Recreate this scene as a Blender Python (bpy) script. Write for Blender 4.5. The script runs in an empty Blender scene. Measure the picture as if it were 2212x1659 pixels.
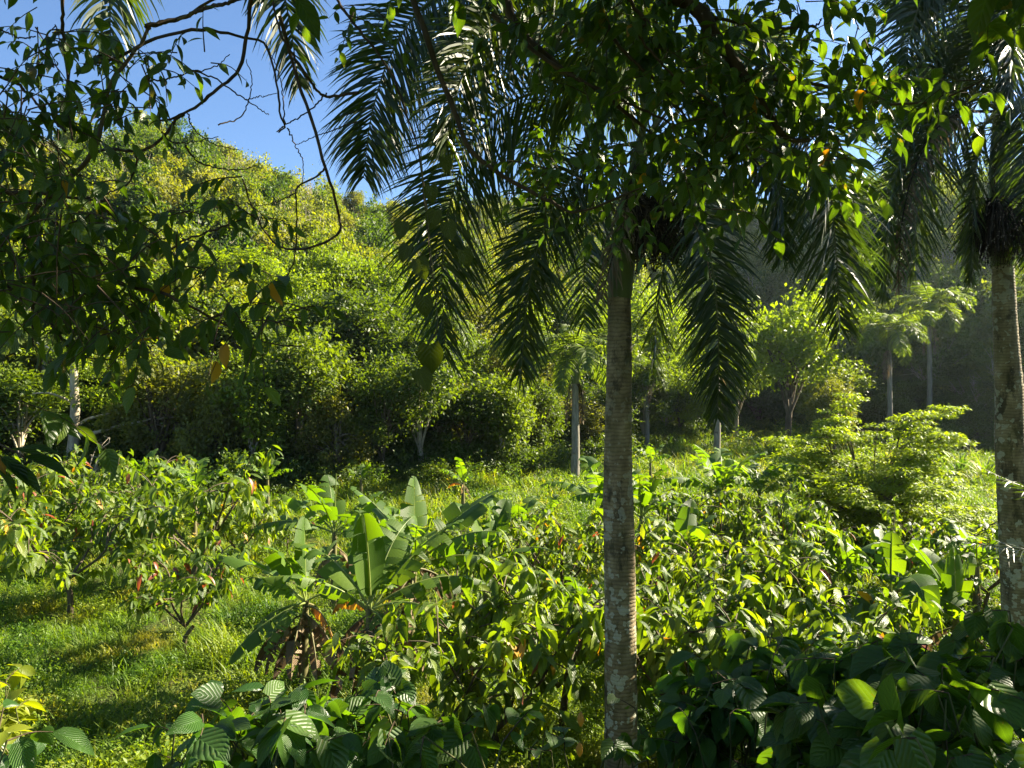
import bpy, math, random
import numpy as np
from mathutils import Vector, Matrix

# ------------------------------------------------------------------ camera, sky, sun, exposure
SC = bpy.context.scene
COL = SC.collection
EYE = 5.5                      # eye height above the valley floor (the bank under the camera is 3.9 m)
F = 1579.0                     # focal length for a 2212 px wide picture
CX, CY = 1106.0, 829.5

cam_d = bpy.data.cameras.new('camera')
cam = bpy.data.objects.new('camera', cam_d)
COL.objects.link(cam)
cam.location = (0, 0, EYE)
cam.rotation_euler = (math.radians(90), 0, 0)
cam_d.sensor_width = 36.0
cam_d.lens = 36.0 * F / 2212.0
cam_d.clip_start = 0.05
cam_d.clip_end = 3000
SC.camera = cam

SUN_AZ, SUN_EL = math.radians(64), math.radians(33)      # azimuth measured from +Y towards +X
world = bpy.data.worlds.new('World')
SC.world = world
world.use_nodes = True
wn = world.node_tree
wn.nodes.clear()
w_out = wn.nodes.new('ShaderNodeOutputWorld')
w_bg = wn.nodes.new('ShaderNodeBackground')
w_sky = wn.nodes.new('ShaderNodeTexSky')
w_sky.sky_type = 'NISHITA'
w_sky.sun_disc = False
w_sky.sun_elevation = SUN_EL
w_sky.sun_rotation = SUN_AZ
w_sky.altitude = 800
w_sky.air_density = 1.0
w_sky.dust_density = 0.15
w_sky.ozone_density = 5.0
w_bg.inputs['Strength'].default_value = 0.045
wn.links.new(w_sky.outputs[0], w_bg.inputs['Color'])
wn.links.new(w_bg.outputs[0], w_out.inputs['Surface'])

sun_d = bpy.data.lights.new('sun', 'SUN')
sun_d.energy = 5.0
sun_d.angle = math.radians(0.53)
sun_d.color = (1.0, 0.90, 0.68)
sun = bpy.data.objects.new('sun', sun_d)
COL.objects.link(sun)
SUNV = Vector((math.sin(SUN_AZ) * math.cos(SUN_EL), math.cos(SUN_AZ) * math.cos(SUN_EL), math.sin(SUN_EL)))
sun.rotation_euler = (-SUNV).to_track_quat('-Z', 'Y').to_euler()
sun.location = (40, 30, 60)

SC.view_settings.view_transform = 'Standard'
SC.view_settings.look = 'None'
SC.view_settings.gamma = 1.0
SC.view_settings.exposure = 2.4
SC.view_settings.use_curve_mapping = False
SC.render.engine = 'CYCLES'
cy = SC.cycles
cy.max_bounces = 8
cy.diffuse_bounces = 3
cy.glossy_bounces = 2
cy.transmission_bounces = 5
cy.transparent_max_bounces = 4
cy.volume_bounces = 0
cy.sample_clamp_indirect = 4.0
cy.caustics_reflective = False
cy.caustics_refractive = False
cy.use_denoising = True
try:
    cy.denoiser = 'OPENIMAGEDENOISE'
    cy.denoising_prefilter = 'ACCURATE'
except Exception:
    pass

RNG = np.random.default_rng(11)
rnd = random.Random(5)


def P(x, y, d):
    """a point seen at (x, y) of the 2212 x 1659 picture, d metres in front of the camera"""
    return np.array([(x - CX) / F * d, d, EYE - (y - CY) / F * d])


# ------------------------------------------------------------------ mesh helpers
def norm(a):
    a = np.asarray(a, float)
    n = np.linalg.norm(a, axis=-1, keepdims=True)
    return a / np.maximum(n, 1e-9)


class MB:
    """collects vertices and faces; build() makes ONE mesh"""
    def __init__(self):
        self.v, self.loops, self.sizes, self.var, self.uv, self.mi = [], [], [], [], [], []
        self.n = 0

    def add(self, V, faces, var=0.5, uv=None, mi=0):
        V = np.asarray(V, float).reshape(-1, 3)
        faces = np.asarray(faces, int)
        self.v.append(V)
        self.loops.append((faces + self.n).ravel())
        self.sizes.append(np.full(len(faces), faces.shape[1]))
        self.var.append(np.broadcast_to(np.asarray(var, float), (len(V),)))
        self.uv.append(np.zeros((len(V), 2)) if uv is None else np.asarray(uv, float))
        self.mi.append(np.full(len(faces), mi))
        self.n += len(V)

    def inst(self, tpl, R, T, S, var, mi=0):
        """instances of a template (V, [faces], uv): R (N,3,3) columns are the local axes"""
        V0, Fs, uv0 = tpl
        N, k = len(T), len(V0)
        if N == 0:
            return
        S = np.asarray(S, float)
        if S.ndim == 1:
            S = np.repeat(S[:, None], 3, 1)
        V = np.einsum('nij,nkj->nki', R, V0[None] * S[:, None, :]) + np.asarray(T)[:, None, :]
        off = (np.arange(N) * k)[:, None, None]
        base = self.n
        self.v.append(V.reshape(-1, 3))
        for f in Fs:
            f = np.asarray(f)
            ff = (f[None] + off + base).reshape(-1, f.shape[1])
            self.loops.append(ff.ravel())
            self.sizes.append(np.full(len(ff), f.shape[1]))
            self.mi.append(np.full(len(ff), mi))
        self.var.append(np.repeat(np.asarray(var, float), k))
        self.uv.append(np.tile(uv0, (N, 1)))
        self.n += N * k

    def build(self, name, mats, smooth=True):
        me = bpy.data.meshes.new(name)
        v = np.concatenate(self.v)
        loops = np.concatenate(self.loops)
        sizes = np.concatenate(self.sizes)
        me.vertices.add(len(v))
        me.vertices.foreach_set('co', v.astype(np.float32).ravel())
        me.loops.add(len(loops))
        me.loops.foreach_set('vertex_index', loops.astype(np.int32))
        me.polygons.add(len(sizes))
        starts = np.concatenate([[0], np.cumsum(sizes)[:-1]])
        me.polygons.foreach_set('loop_start', starts.astype(np.int32))
        me.polygons.foreach_set('material_index', np.concatenate(self.mi).astype(np.int32))
        me.update(calc_edges=True)
        a = me.attributes.new('var', 'FLOAT', 'POINT')
        a.data.foreach_set('value', np.concatenate(self.var).astype(np.float32))
        uvl = me.uv_layers.new(name='UVMap')
        uvl.data.foreach_set('uv', np.concatenate(self.uv)[loops].astype(np.float32).ravel())
        if smooth:
            me.polygons.foreach_set('use_smooth', np.ones(len(sizes), bool))
        for m in (mats if isinstance(mats, (list, tuple)) else [mats]):
            me.materials.append(m)
        me.validate()
        return me


def frames(d, up):
    """rotation matrices whose y axis is d and whose z axis is close to up"""
    y = norm(d)
    x = np.cross(y, up)
    bad = np.linalg.norm(x, axis=1) < 1e-3
    x[bad] = np.cross(y[bad], np.array([0.31, 0.95, 0.1]))
    x = norm(x)
    z = np.cross(x, y)
    return np.stack([x, y, z], axis=2)


def curve(pts, n):
    """Catmull-Rom through the control points"""
    p = np.asarray(pts, float)
    p = np.vstack([2 * p[0] - p[1], p, 2 * p[-1] - p[-2]])
    segs = len(p) - 3
    t = np.linspace(0, segs, n)
    i = np.minimum(t.astype(int), segs - 1)
    u = (t - i)[:, None]
    a, b, c, d = p[i], p[i + 1], p[i + 2], p[i + 3]
    return 0.5 * (2 * b + (c - a) * u + (2 * a - 5 * b + 4 * c - d) * u ** 2 + (3 * b - a - 3 * c + d) * u ** 3)


def tube(mb, pts, rad, sides=6, var=0.5, mi=0, bump=0.0, cap=True):
    pts = np.asarray(pts, float)
    n = len(pts)
    rad = np.broadcast_to(np.asarray(rad, float), (n,))
    T = norm(np.gradient(pts, axis=0))
    ref = np.array([1.0, 0.13, 0.07]) if abs(T[0][0]) < 0.8 else np.array([0.1, 1.0, 0.05])
    s = norm(np.cross(T, ref))
    b = np.cross(T, s)
    a = np.linspace(0, 2 * math.pi, sides, endpoint=False)
    r = rad[:, None] * (1 + bump * RNG.normal(size=(n, sides)))
    V = pts[:, None] + r[..., None] * (np.cos(a)[None, :, None] * s[:, None] + np.sin(a)[None, :, None] * b[:, None])
    i = np.arange(n - 1)[:, None] * sides
    j = np.arange(sides)[None]
    jn = (j + 1) % sides
    f = np.stack([i + j, i + jn, i + sides + jn, i + sides + j], -1).reshape(-1, 4)
    L = np.concatenate([[0], np.cumsum(np.linalg.norm(np.diff(pts, axis=0), axis=1))])
    uv = np.stack([np.tile(np.arange(sides) / sides, n), np.repeat(L, sides)], 1)
    mb.add(V.reshape(-1, 3), f, var, uv, mi)


# leaf templates: base at the origin, blade along +y, upper face +z
def leaf_tpl(width=0.4, segs=5, fold=0.12, droop=0.18, widest=0.42, heart=0.0, wave=0.0, tipy=0.0):
    V, uv, Fq = [], [], []
    for i in range(segs + 1):
        t = i / segs
        if heart:
            w = width * 0.5 * (math.sin(math.pi * min(1, t * 0.93 + 0.07) ** 0.62) ** 0.75) if 0 < i < segs else 0.0
            if i == 0:
                w = width * 0.33
        else:
            w = width * 0.5 * math.sin(math.pi * t ** (math.log(0.5) / math.log(widest))) ** 0.85 if 0 < i < segs else 0.0
        if tipy and t > 0.7:
            w *= 1 - tipy * (t - 0.7) / 0.3
        z = -droop * t * t
        y = t
        wv = wave * math.sin(i * 2.1)
        yb = y - (heart if i == 0 else 0)
        V += [(-w, yb, z + fold * w * 2 + wv), (0, y, z), (w, yb, z + fold * w * 2 - wv)]
        uv += [(0, t), (0.5, t), (1, t)]
    for i in range(segs):
        a = i * 3
        Fq += [(a, a + 1, a + 4, a + 3), (a + 1, a + 2, a + 5, a + 4)]
    return np.array(V), [np.array(Fq)], np.array(uv)


TPL_DIAMOND = (np.array([(0, 0, 0), (0.27, 0.45, 0.05), (0, 1, -0.08), (-0.27, 0.45, 0.05)]), [np.array([(0, 1, 2), (0, 2, 3)])],
               np.array([(0.5, 0), (1, .5), (0.5, 1), (0, .5)]))
TPL_LEAF3 = leaf_tpl(0.42, 3, 0.14, 0.25)
TPL_CACAO = leaf_tpl(0.36, 5, 0.10, 0.42, 0.5, wave=0.012)
TPL_OVATE = leaf_tpl(0.46, 6, 0.16, 0.22, 0.40, tipy=0.5)
TPL_LANCE = leaf_tpl(0.36, 6, 0.20, 0.30, 0.45, tipy=0.4)
TPL_HEART = leaf_tpl(0.86, 7, 0.08, 0.16, 0.35, heart=0.13, wave=0.006, tipy=0.3)
TPL_QUILT = leaf_tpl(0.52, 8, 0.14, 0.28, 0.42, wave=0.012, tipy=0.3)


# ------------------------------------------------------------------ object helpers
def root(name, label, cat, loc=(0, 0, 0), group=None, rotz=0.0, scale=None):
    o = bpy.data.objects.new(name, None)
    COL.objects.link(o)
    o.location = loc
    o.rotation_euler = (0, 0, rotz)
    if scale is not None:
        o.scale = scale if hasattr(scale, '__len__') else (scale,) * 3
    o.empty_display_size = 0.2
    o['label'] = label
    o['category'] = cat
    if group:
        o['group'] = group
    return o


def part(name, me, parent=None, mat=None, color=None, label=None, kind=None):
    o = bpy.data.objects.new(name, me)
    COL.objects.link(o)
    if parent is not None:
        o.parent = parent
    if mat is not None:
        o.matrix_local = mat
    if color is not None:
        o.color = (*color[:3], 1.0)
    if label:
        o['label'] = label
    if kind:
        o['kind'] = kind
    return o


def tag(o, label, cat=None, kind=None, group=None):
    o['label'] = label
    if cat:
        o['category'] = cat
    if kind:
        o['kind'] = kind
    if group:
        o['group'] = group
    return o


def mats4(R, T, S):
    out = []
    for r, t, s in zip(R, T, S):
        m = np.eye(4)
        m[:3, :3] = r * (np.asarray(s) if np.ndim(s) else s)
        m[:3, 3] = t
        out.append(Matrix(m.tolist()))
    return out


# ------------------------------------------------------------------ materials
def nt_new(name):
    m = bpy.data.materials.new(name)
    m.use_nodes = True
    m.node_tree.nodes.clear()
    return m, m.node_tree.nodes, m.node_tree.links


def node(N, t, **kw):
    n = N.new(t)
    for k, v in kw.items():
        setattr(n, k, v)
    return n


def math_n(N, L, op, a, b=None, c=None, clamp=False):
    n = node(N, 'ShaderNodeMath', operation=op, use_clamp=clamp)
    for i, v in enumerate((a, b, c)):
        if v is None:
            continue
        if isinstance(v, (int, float)):
            n.inputs[i].default_value = v
        else:
            L.new(v, n.inputs[i])
    return n.outputs[0]


def mix_c(N, L, fac, a, b, blend='MIX'):
    n = node(N, 'ShaderNodeMix', data_type='RGBA', blend_type=blend)
    for sock, v in ((n.inputs[0], fac), (n.inputs[6], a), (n.inputs[7], b)):
        if isinstance(v, (int, float)):
            sock.default_value = v
        elif isinstance(v, tuple):
            sock.default_value = (*v[:3], 1)
        else:
            L.new(v, sock)
    return n.outputs[2]


def ramp(N, L, fac, stops, interp='LINEAR'):
    r = node(N, 'ShaderNodeValToRGB')
    r.color_ramp.interpolation = interp
    e = r.color_ramp.elements
    while len(e) < len(stops):
        e.new(0.5)
    for i, (p, c) in enumerate(stops):
        e[i].position = p
        e[i].color = (*c, 1) if len(c) == 3 else c
    L.new(fac, r.inputs[0])
    return r.outputs[0]


def leaf_mat(name, stops=None, trans=0.5, tgain=(2.35, 2.25, 0.2), rough=0.42, spec=0.5, veins=None, obj_color=False, wear=0.0, rw=0.4, patch=0.0):
    """leaf: glossy diffuse front + light passing through. Colour varies from leaf to leaf (attribute var, object random)."""
    m, N, L = nt_new(name)
    out = node(N, 'ShaderNodeOutputMaterial')
    at = node(N, 'ShaderNodeAttribute', attribute_name='var')
    oi = node(N, 'ShaderNodeObjectInfo')
    v = math_n(N, L, 'ADD', math_n(N, L, 'MULTIPLY', at.outputs['Fac'], 1 - rw), math_n(N, L, 'MULTIPLY', oi.outputs['Random'], rw))
    if obj_color:
        shade = ramp(N, L, v, [(0.0, (0.55, 0.62, 0.65)), (0.5, (1, 1, 1)), (1.0, (1.5, 1.4, 0.95))])
        col = mix_c(N, L, 1.0, oi.outputs['Color'], shade, 'MULTIPLY')
    else:
        col = ramp(N, L, v, stops)
    if patch:
        ge = node(N, 'ShaderNodeNewGeometry')
        nz = node(N, 'ShaderNodeTexNoise')
        nz.inputs['Scale'].default_value = patch
        nz.inputs['Detail'].default_value = 4
        L.new(ge.outputs['Position'], nz.inputs['Vector'])
        col = mix_c(N, L, 1.0, col, ramp(N, L, nz.outputs[0], [(0.36, (0.45, 0.62, 0.7)), (0.49, (1, 1, 1)), (0.58, (1.25, 1.05, 0.9)), (0.66, (1.9, 1.2, 1.8))]), 'MULTIPLY')
    bump = None
    if veins:
        uv = node(N, 'ShaderNodeUVMap', uv_map='UVMap')
        sep = node(N, 'ShaderNodeSeparateXYZ')
        L.new(uv.outputs[0], sep.inputs[0])
        du = math_n(N, L, 'ABSOLUTE', math_n(N, L, 'SUBTRACT', sep.outputs[0], 0.5))
        s = math_n(N, L, 'SUBTRACT', sep.outputs[1], math_n(N, L, 'MULTIPLY', du, veins[1]))
        w = math_n(N, L, 'ABSOLUTE', math_n(N, L, 'SINE', math_n(N, L, 'MULTIPLY', s, veins[0] * math.pi)))
        line = math_n(N, L, 'MULTIPLY', math_n(N, L, 'SUBTRACT', 1.0, w), 1.0)
        line = math_n(N, L, 'POWER', line, 4.0)
        mid = math_n(N, L, 'LESS_THAN', du, 0.025)
        ln = math_n(N, L, 'MAXIMUM', math_n(N, L, 'MULTIPLY', line, veins[3]), mid)
        col = mix_c(N, L, math_n(N, L, 'MULTIPLY', ln, 0.5), col, mix_c(N, L, 1.0, col, (1.7, 1.6, 1.8), 'MULTIPLY'))
        b = node(N, 'ShaderNodeBump')
        b.inputs['Strength'].default_value = veins[2]
        b.inputs['Distance'].default_value = 0.01
        L.new(w, b.inputs['Height'])
        bump = b.outputs[0]
    if wear:
        tc = node(N, 'ShaderNodeTexCoord')
        nz = node(N, 'ShaderNodeTexNoise')
        nz.inputs['Scale'].default_value = 9.0
        nz.inputs['Detail'].default_value = 4
        L.new(tc.outputs['Object'], nz.inputs['Vector'])
        k = math_n(N, L, 'MULTIPLY', math_n(N, L, 'GREATER_THAN', nz.outputs[0], 0.66), wear)
        col = mix_c(N, L, k, col, (0.16, 0.11, 0.03))
    p = node(N, 'ShaderNodeBsdfPrincipled')
    L.new(col, p.inputs['Base Color'])
    p.inputs['Roughness'].default_value = rough
    p.inputs['Specular IOR Level'].default_value = spec
    t = node(N, 'ShaderNodeBsdfTranslucent')
    L.new(mix_c(N, L, 1.0, col, tgain, 'MULTIPLY'), t.inputs['Color'])
    if bump:
        L.new(bump, p.inputs['Normal'])
    mx = node(N, 'ShaderNodeMixShader')
    mx.inputs[0].default_value = trans
    L.new(p.outputs[0], mx.inputs[1])
    L.new(t.outputs[0], mx.inputs[2])
    L.new(mx.outputs[0], out.inputs['Surface'])
    return m


def bark_mat(name, stops, scale=6.0, rough=0.85, stretch=(1, 1, 0.25), bump=0.5, spec=0.2):
    m, N, L = nt_new(name)
    out = node(N, 'ShaderNodeOutputMaterial')
    tc = node(N, 'ShaderNodeTexCoord')
    mp = node(N, 'ShaderNodeMapping')
    mp.inputs['Scale'].default_value = stretch
    L.new(tc.outputs['Object'], mp.inputs[0])
    nz = node(N, 'ShaderNodeTexNoise')
    nz.inputs['Scale'].default_value = scale
    nz.inputs['Detail'].default_value = 6
    nz.inputs['Roughness'].default_value = 0.65
    L.new(mp.outputs[0], nz.inputs['Vector'])
    at = node(N, 'ShaderNodeAttribute', attribute_name='var')
    f = math_n(N, L, 'ADD', nz.outputs[0], math_n(N, L, 'MULTIPLY', math_n(N, L, 'SUBTRACT', at.outputs['Fac'], 0.5), 0.5))
    p = node(N, 'ShaderNodeBsdfPrincipled')
    L.new(ramp(N, L, f, stops), p.inputs['Base Color'])
    p.inputs['Roughness'].default_value = rough
    p.inputs['Specular IOR Level'].default_value = spec
    b = node(N, 'ShaderNodeBump')
    b.inputs['Strength'].default_value = bump
    b.inputs['Distance'].default_value = 0.02
    L.new(nz.outputs[0], b.inputs['Height'])
    L.new(b.outputs[0], p.inputs['Normal'])
    L.new(p.outputs[0], out.inputs['Surface'])
    return m


def palm_trunk_mat(name='palm_trunk', gain=1.0, lo=(1.25, 0.2)):
    """grey-brown ringed trunk with pale lichen blotches and black algae"""
    m, N, L = nt_new(name)
    out = node(N, 'ShaderNodeOutputMaterial')
    tc = node(N, 'ShaderNodeTexCoord')
    O = tc.outputs['Object']

    def noise(scale, detail=4, st=None, rough=0.6):
        n = node(N, 'ShaderNodeTexNoise')
        n.inputs['Scale'].default_value = scale
        n.inputs['Detail'].default_value = detail
        n.inputs['Roughness'].default_value = rough
        if st:
            mp = node(N, 'ShaderNodeMapping')
            mp.inputs['Scale'].default_value = st
            L.new(O, mp.inputs[0])
            L.new(mp.outputs[0], n.inputs['Vector'])
        else:
            L.new(O, n.inputs['Vector'])
        return n.outputs[0]
    fine = noise(28, 6)
    base = ramp(N, L, noise(5, 5, (1, 1, 0.5)), [(0.3, (0.085 * gain, 0.064 * gain, 0.036 * gain)), (0.52, (0.165 * gain, 0.128 * gain, 0.074 * gain)), (0.75, (0.27 * gain, 0.22 * gain, 0.14 * gain))])
    # ring scars
    sep = node(N, 'ShaderNodeSeparateXYZ')
    L.new(O, sep.inputs[0])
    zz = math_n(N, L, 'ADD', math_n(N, L, 'MULTIPLY', sep.outputs[2], 62.0), math_n(N, L, 'MULTIPLY', noise(3, 3), 7.0))
    ring = math_n(N, L, 'POWER', math_n(N, L, 'ABSOLUTE', math_n(N, L, 'SINE', zz)), 0.5)
    base = mix_c(N, L, math_n(N, L, 'MULTIPLY', math_n(N, L, 'SUBTRACT', 1.0, ring), 0.5), base, (0.03, 0.024, 0.016))
    # black algae, moss
    dk = ramp(N, L, noise(3.2, 7, (1, 1, 0.45), 0.75), [(0.52, (0, 0, 0)), (0.60, (1, 1, 1))])
    base = mix_c(N, L, math_n(N, L, 'MULTIPLY', dk, 0.75), base, (0.022, 0.020, 0.013))
    ms = ramp(N, L, noise(1.7, 5), [(0.5, (0, 0, 0)), (0.66, (1, 1, 1))])
    base = mix_c(N, L, math_n(N, L, 'MULTIPLY', ms, 0.5), base, (0.085, 0.085, 0.028))
    # lichen blotches, more of them low on the trunk
    vo = node(N, 'ShaderNodeTexVoronoi')
    vo.inputs['Scale'].default_value = 9.0
    wv = node(N, 'ShaderNodeVectorMath', operation='ADD')
    sc = node(N, 'ShaderNodeVectorMath', operation='SCALE')
    nn = node(N, 'ShaderNodeTexNoise')
    nn.inputs['Scale'].default_value = 14
    L.new(O, nn.inputs['Vector'])
    L.new(nn.outputs['Color'], sc.inputs[0])
    sc.inputs['Scale'].default_value = 0.13
    L.new(O, wv.inputs[0])
    L.new(sc.outputs[0], wv.inputs[1])
    L.new(wv.outputs[0], vo.inputs['Vector'])
    cell = math_n(N, L, 'LESS_THAN', vo.outputs['Distance'], math_n(N, L, 'MULTIPLY', math_n(N, L, 'SUBTRACT', noise(2.1, 4), 0.36), 2.3))
    low = math_n(N, L, 'SUBTRACT', lo[0], math_n(N, L, 'MULTIPLY', sep.outputs[2], lo[1]), clamp=True)
    lf = math_n(N, L, 'MULTIPLY', math_n(N, L, 'MULTIPLY', cell, low), math_n(N, L, 'ADD', 0.35, fine), clamp=True)
    base = mix_c(N, L, lf, base, (0.44, 0.44, 0.35))
    p = node(N, 'ShaderNodeBsdfPrincipled')
    L.new(base, p.inputs['Base Color'])
    p.inputs['Roughness'].default_value = 0.85
    p.inputs['Specular IOR Level'].default_value = 0.2
    b = node(N, 'ShaderNodeBump')
    b.inputs['Strength'].default_value = 0.7
    b.inputs['Distance'].default_value = 0.012
    L.new(math_n(N, L, 'ADD', ring, fine), b.inputs['Height'])
    L.new(b.outputs[0], p.inputs['Normal'])
    L.new(p.outputs[0], out.inputs['Surface'])
    return m


G1, G2, G3 = (0.035, 0.075, 0.012), (0.075, 0.14, 0.018), (0.13, 0.20, 0.022)
M_TREE = leaf_mat('tree_leaf', obj_color=True, trans=0.45, rough=0.5, spec=0.28)
M_HILL = leaf_mat('hillside_leaf', [(0.05, (0.03, 0.06, 0.012)), (0.3, (0.06, 0.105, 0.017)), (0.5, (0.12, 0.15, 0.025)), (0.65, (0.18, 0.20, 0.035)), (0.78, (0.13, 0.13, 0.04)), (0.9, (0.21, 0.23, 0.04)), (1.0, (0.26, 0.22, 0.09))], rw=0.7,
                  trans=0.4, rough=0.55, spec=0.3)
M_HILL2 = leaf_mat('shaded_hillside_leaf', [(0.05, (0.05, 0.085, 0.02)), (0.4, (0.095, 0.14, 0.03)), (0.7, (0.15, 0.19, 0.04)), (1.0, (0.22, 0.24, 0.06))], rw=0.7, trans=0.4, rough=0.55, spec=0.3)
M_CACAO = leaf_mat('cacao_leaf', [(0.0, (0.04, 0.075, 0.014)), (0.4, (0.08, 0.13, 0.018)), (0.7, (0.13, 0.185, 0.02)), (1.0, (0.21, 0.245, 0.022))], trans=0.45, rough=0.42, spec=0.4,
                   veins=(9, 0.5, 0.5, 0.5))
M_YOUNG = leaf_mat('young_cacao_leaf', [(0.2, (0.20, 0.05, 0.03)), (0.6, (0.28, 0.10, 0.04)), (0.9, (0.30, 0.17, 0.05))], trans=0.4, tgain=(1.4, 0.9, 0.5), rough=0.4)
M_YELLOW = leaf_mat('yellowed_leaf', [(0.2, (0.40, 0.28, 0.02)), (0.8, (0.45, 0.22, 0.02))], trans=0.5, tgain=(1.7, 1.3, 0.3), rough=0.5)
M_CANOPY = leaf_mat('overhanging_leaf', [(0.0, (0.025, 0.055, 0.012)), (0.5, (0.05, 0.095, 0.016)), (1.0, (0.10, 0.15, 0.02))], trans=0.45, rough=0.38, veins=(7, 0.6, 0.4, 0.4), wear=0.6)
M_VINE = leaf_mat('vine_leaf', [(0.0, (0.03, 0.075, 0.014)), (0.6, (0.06, 0.12, 0.02)), (1.0, (0.10, 0.17, 0.03))], trans=0.42, rough=0.45, veins=(6, 0.9, 0.4, 0.5), wear=0.35)
M_QUILT = leaf_mat('quilted_leaf', [(0.0, (0.03, 0.08, 0.016)), (0.6, (0.055, 0.13, 0.024)), (1.0, (0.09, 0.18, 0.03))], trans=0.42, rough=0.34, spec=0.55, veins=(13, 0.8, 0.6, 0.45))
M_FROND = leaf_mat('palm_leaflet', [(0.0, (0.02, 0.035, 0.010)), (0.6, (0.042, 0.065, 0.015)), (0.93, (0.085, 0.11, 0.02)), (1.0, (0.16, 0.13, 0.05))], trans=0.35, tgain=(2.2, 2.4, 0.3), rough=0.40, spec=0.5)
M_DEADFROND = leaf_mat('dry_palm_leaflet', [(0.0, (0.10, 0.075, 0.045)), (1.0, (0.24, 0.19, 0.12))], trans=0.3, tgain=(1.3, 1.1, 0.8), rough=0.6, spec=0.3)
M_BANANA = leaf_mat('banana_leaf', [(0.0, (0.045, 0.09, 0.014)), (0.5, (0.075, 0.14, 0.018)), (1.0, (0.13, 0.20, 0.02))], trans=0.45, tgain=(2.5, 2.4, 0.15), rough=0.45, spec=0.35,
                    veins=(60, 0.25, 0.6, 0.35))
M_BANDEAD = leaf_mat('dead_banana_leaf', [(0.0, (0.09, 0.06, 0.035)), (0.5, (0.20, 0.14, 0.08)), (1.0, (0.36, 0.29, 0.20))], trans=0.25, tgain=(1.05, 0.95, 0.7), rough=0.7, spec=0.2, veins=(40, 0.25, 0.8, 0.3))
M_BANORANGE = leaf_mat('withering_banana_leaf', [(0.0, (0.30, 0.19, 0.03)), (0.6, (0.40, 0.21, 0.03)), (1.0, (0.26, 0.21, 0.03))], trans=0.45, tgain=(1.3, 1.1, 0.3), rough=0.5, veins=(50, 0.25, 0.6, 0.3), wear=0.5)
M_GRASS = leaf_mat('grass_blade', [(0.0, (0.055, 0.11, 0.012)), (0.5, (0.12, 0.20, 0.016)), (0.85, (0.19, 0.28, 0.022)), (1.0, (0.31, 0.30, 0.09))], trans=0.5, tgain=(1.8, 1.65, 0.25), rough=0.5, spec=0.35, patch=0.55)
M_UNDER = leaf_mat('undergrowth_leaf', [(0.0, (0.03, 0.055, 0.011)), (0.5, (0.06, 0.10, 0.016)), (1.0, (0.12, 0.165, 0.022))], trans=0.4, rough=0.5, spec=0.3)
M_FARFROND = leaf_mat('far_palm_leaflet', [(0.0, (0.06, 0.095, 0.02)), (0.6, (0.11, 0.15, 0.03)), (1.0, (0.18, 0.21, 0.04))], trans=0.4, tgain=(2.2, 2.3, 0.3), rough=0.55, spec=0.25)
M_RIB = leaf_mat('leaf_rib', [(0, (0.16, 0.22, 0.05)), (1, (0.24, 0.28, 0.08))], trans=0.25, rough=0.4)
M_TRUNK = palm_trunk_mat(gain=1.45)
M_TRUNK2 = palm_trunk_mat('mottled_palm_trunk', 1.5, (0.9, 0.06))
M_BARK = bark_mat('bark', [(0.3, (0.045, 0.032, 0.02)), (0.55, (0.11, 0.085, 0.055)), (0.75, (0.22, 0.18, 0.13))])
M_PALEBARK = bark_mat('pale_bark', [(0.3, (0.16, 0.13, 0.09)), (0.5, (0.34, 0.29, 0.21)), (0.7, (0.50, 0.46, 0.37))], scale=4)
M_FARTRUNK = bark_mat('pale_palm_trunk', [(0.3, (0.09, 0.078, 0.058)), (0.5, (0.20, 0.18, 0.14)), (0.75, (0.36, 0.33, 0.27))], scale=5, stretch=(1, 1, 2.5))
M_SHAFT = bark_mat('crownshaft', [(0.3, (0.06, 0.075, 0.03)), (0.55, (0.10, 0.13, 0.04)), (0.75, (0.16, 0.13, 0.06))], scale=3, rough=0.45, bump=0.2)
M_RACHIS = bark_mat('frond_rachis', [(0.3, (0.07, 0.085, 0.03)), (0.7, (0.13, 0.14, 0.05))], scale=3, rough=0.45, bump=0.1)
M_BROWN = bark_mat('dry_brown', [(0.3, (0.018, 0.013, 0.009)), (0.55, (0.04, 0.03, 0.02)), (0.8, (0.10, 0.078, 0.05))], scale=8)
M_STEM = bark_mat('banana_stem', [(0.3, (0.07, 0.05, 0.03)), (0.5, (0.13, 0.12, 0.05)), (0.75, (0.22, 0.20, 0.09))], scale=4, rough=0.55, stretch=(1, 1, 0.15))
M_TWIG = bark_mat('twig', [(0.3, (0.035, 0.024, 0.015)), (0.7, (0.10, 0.07, 0.045))], scale=20)
M_VSTEM = bark_mat('vine_stem', [(0.3, (0.06, 0.075, 0.025)), (0.7, (0.14, 0.13, 0.05))], scale=15, rough=0.6)
M_FRUIT = bark_mat('green_banana', [(0.3, (0.06, 0.12, 0.02)), (0.7, (0.12, 0.20, 0.035))], scale=6, rough=0.45, bump=0.1)
M_POD = bark_mat('cacao_pod', [(0.3, (0.28, 0.11, 0.02)), (0.7, (0.42, 0.22, 0.04))], scale=9, rough=0.5, bump=0.3)


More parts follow.
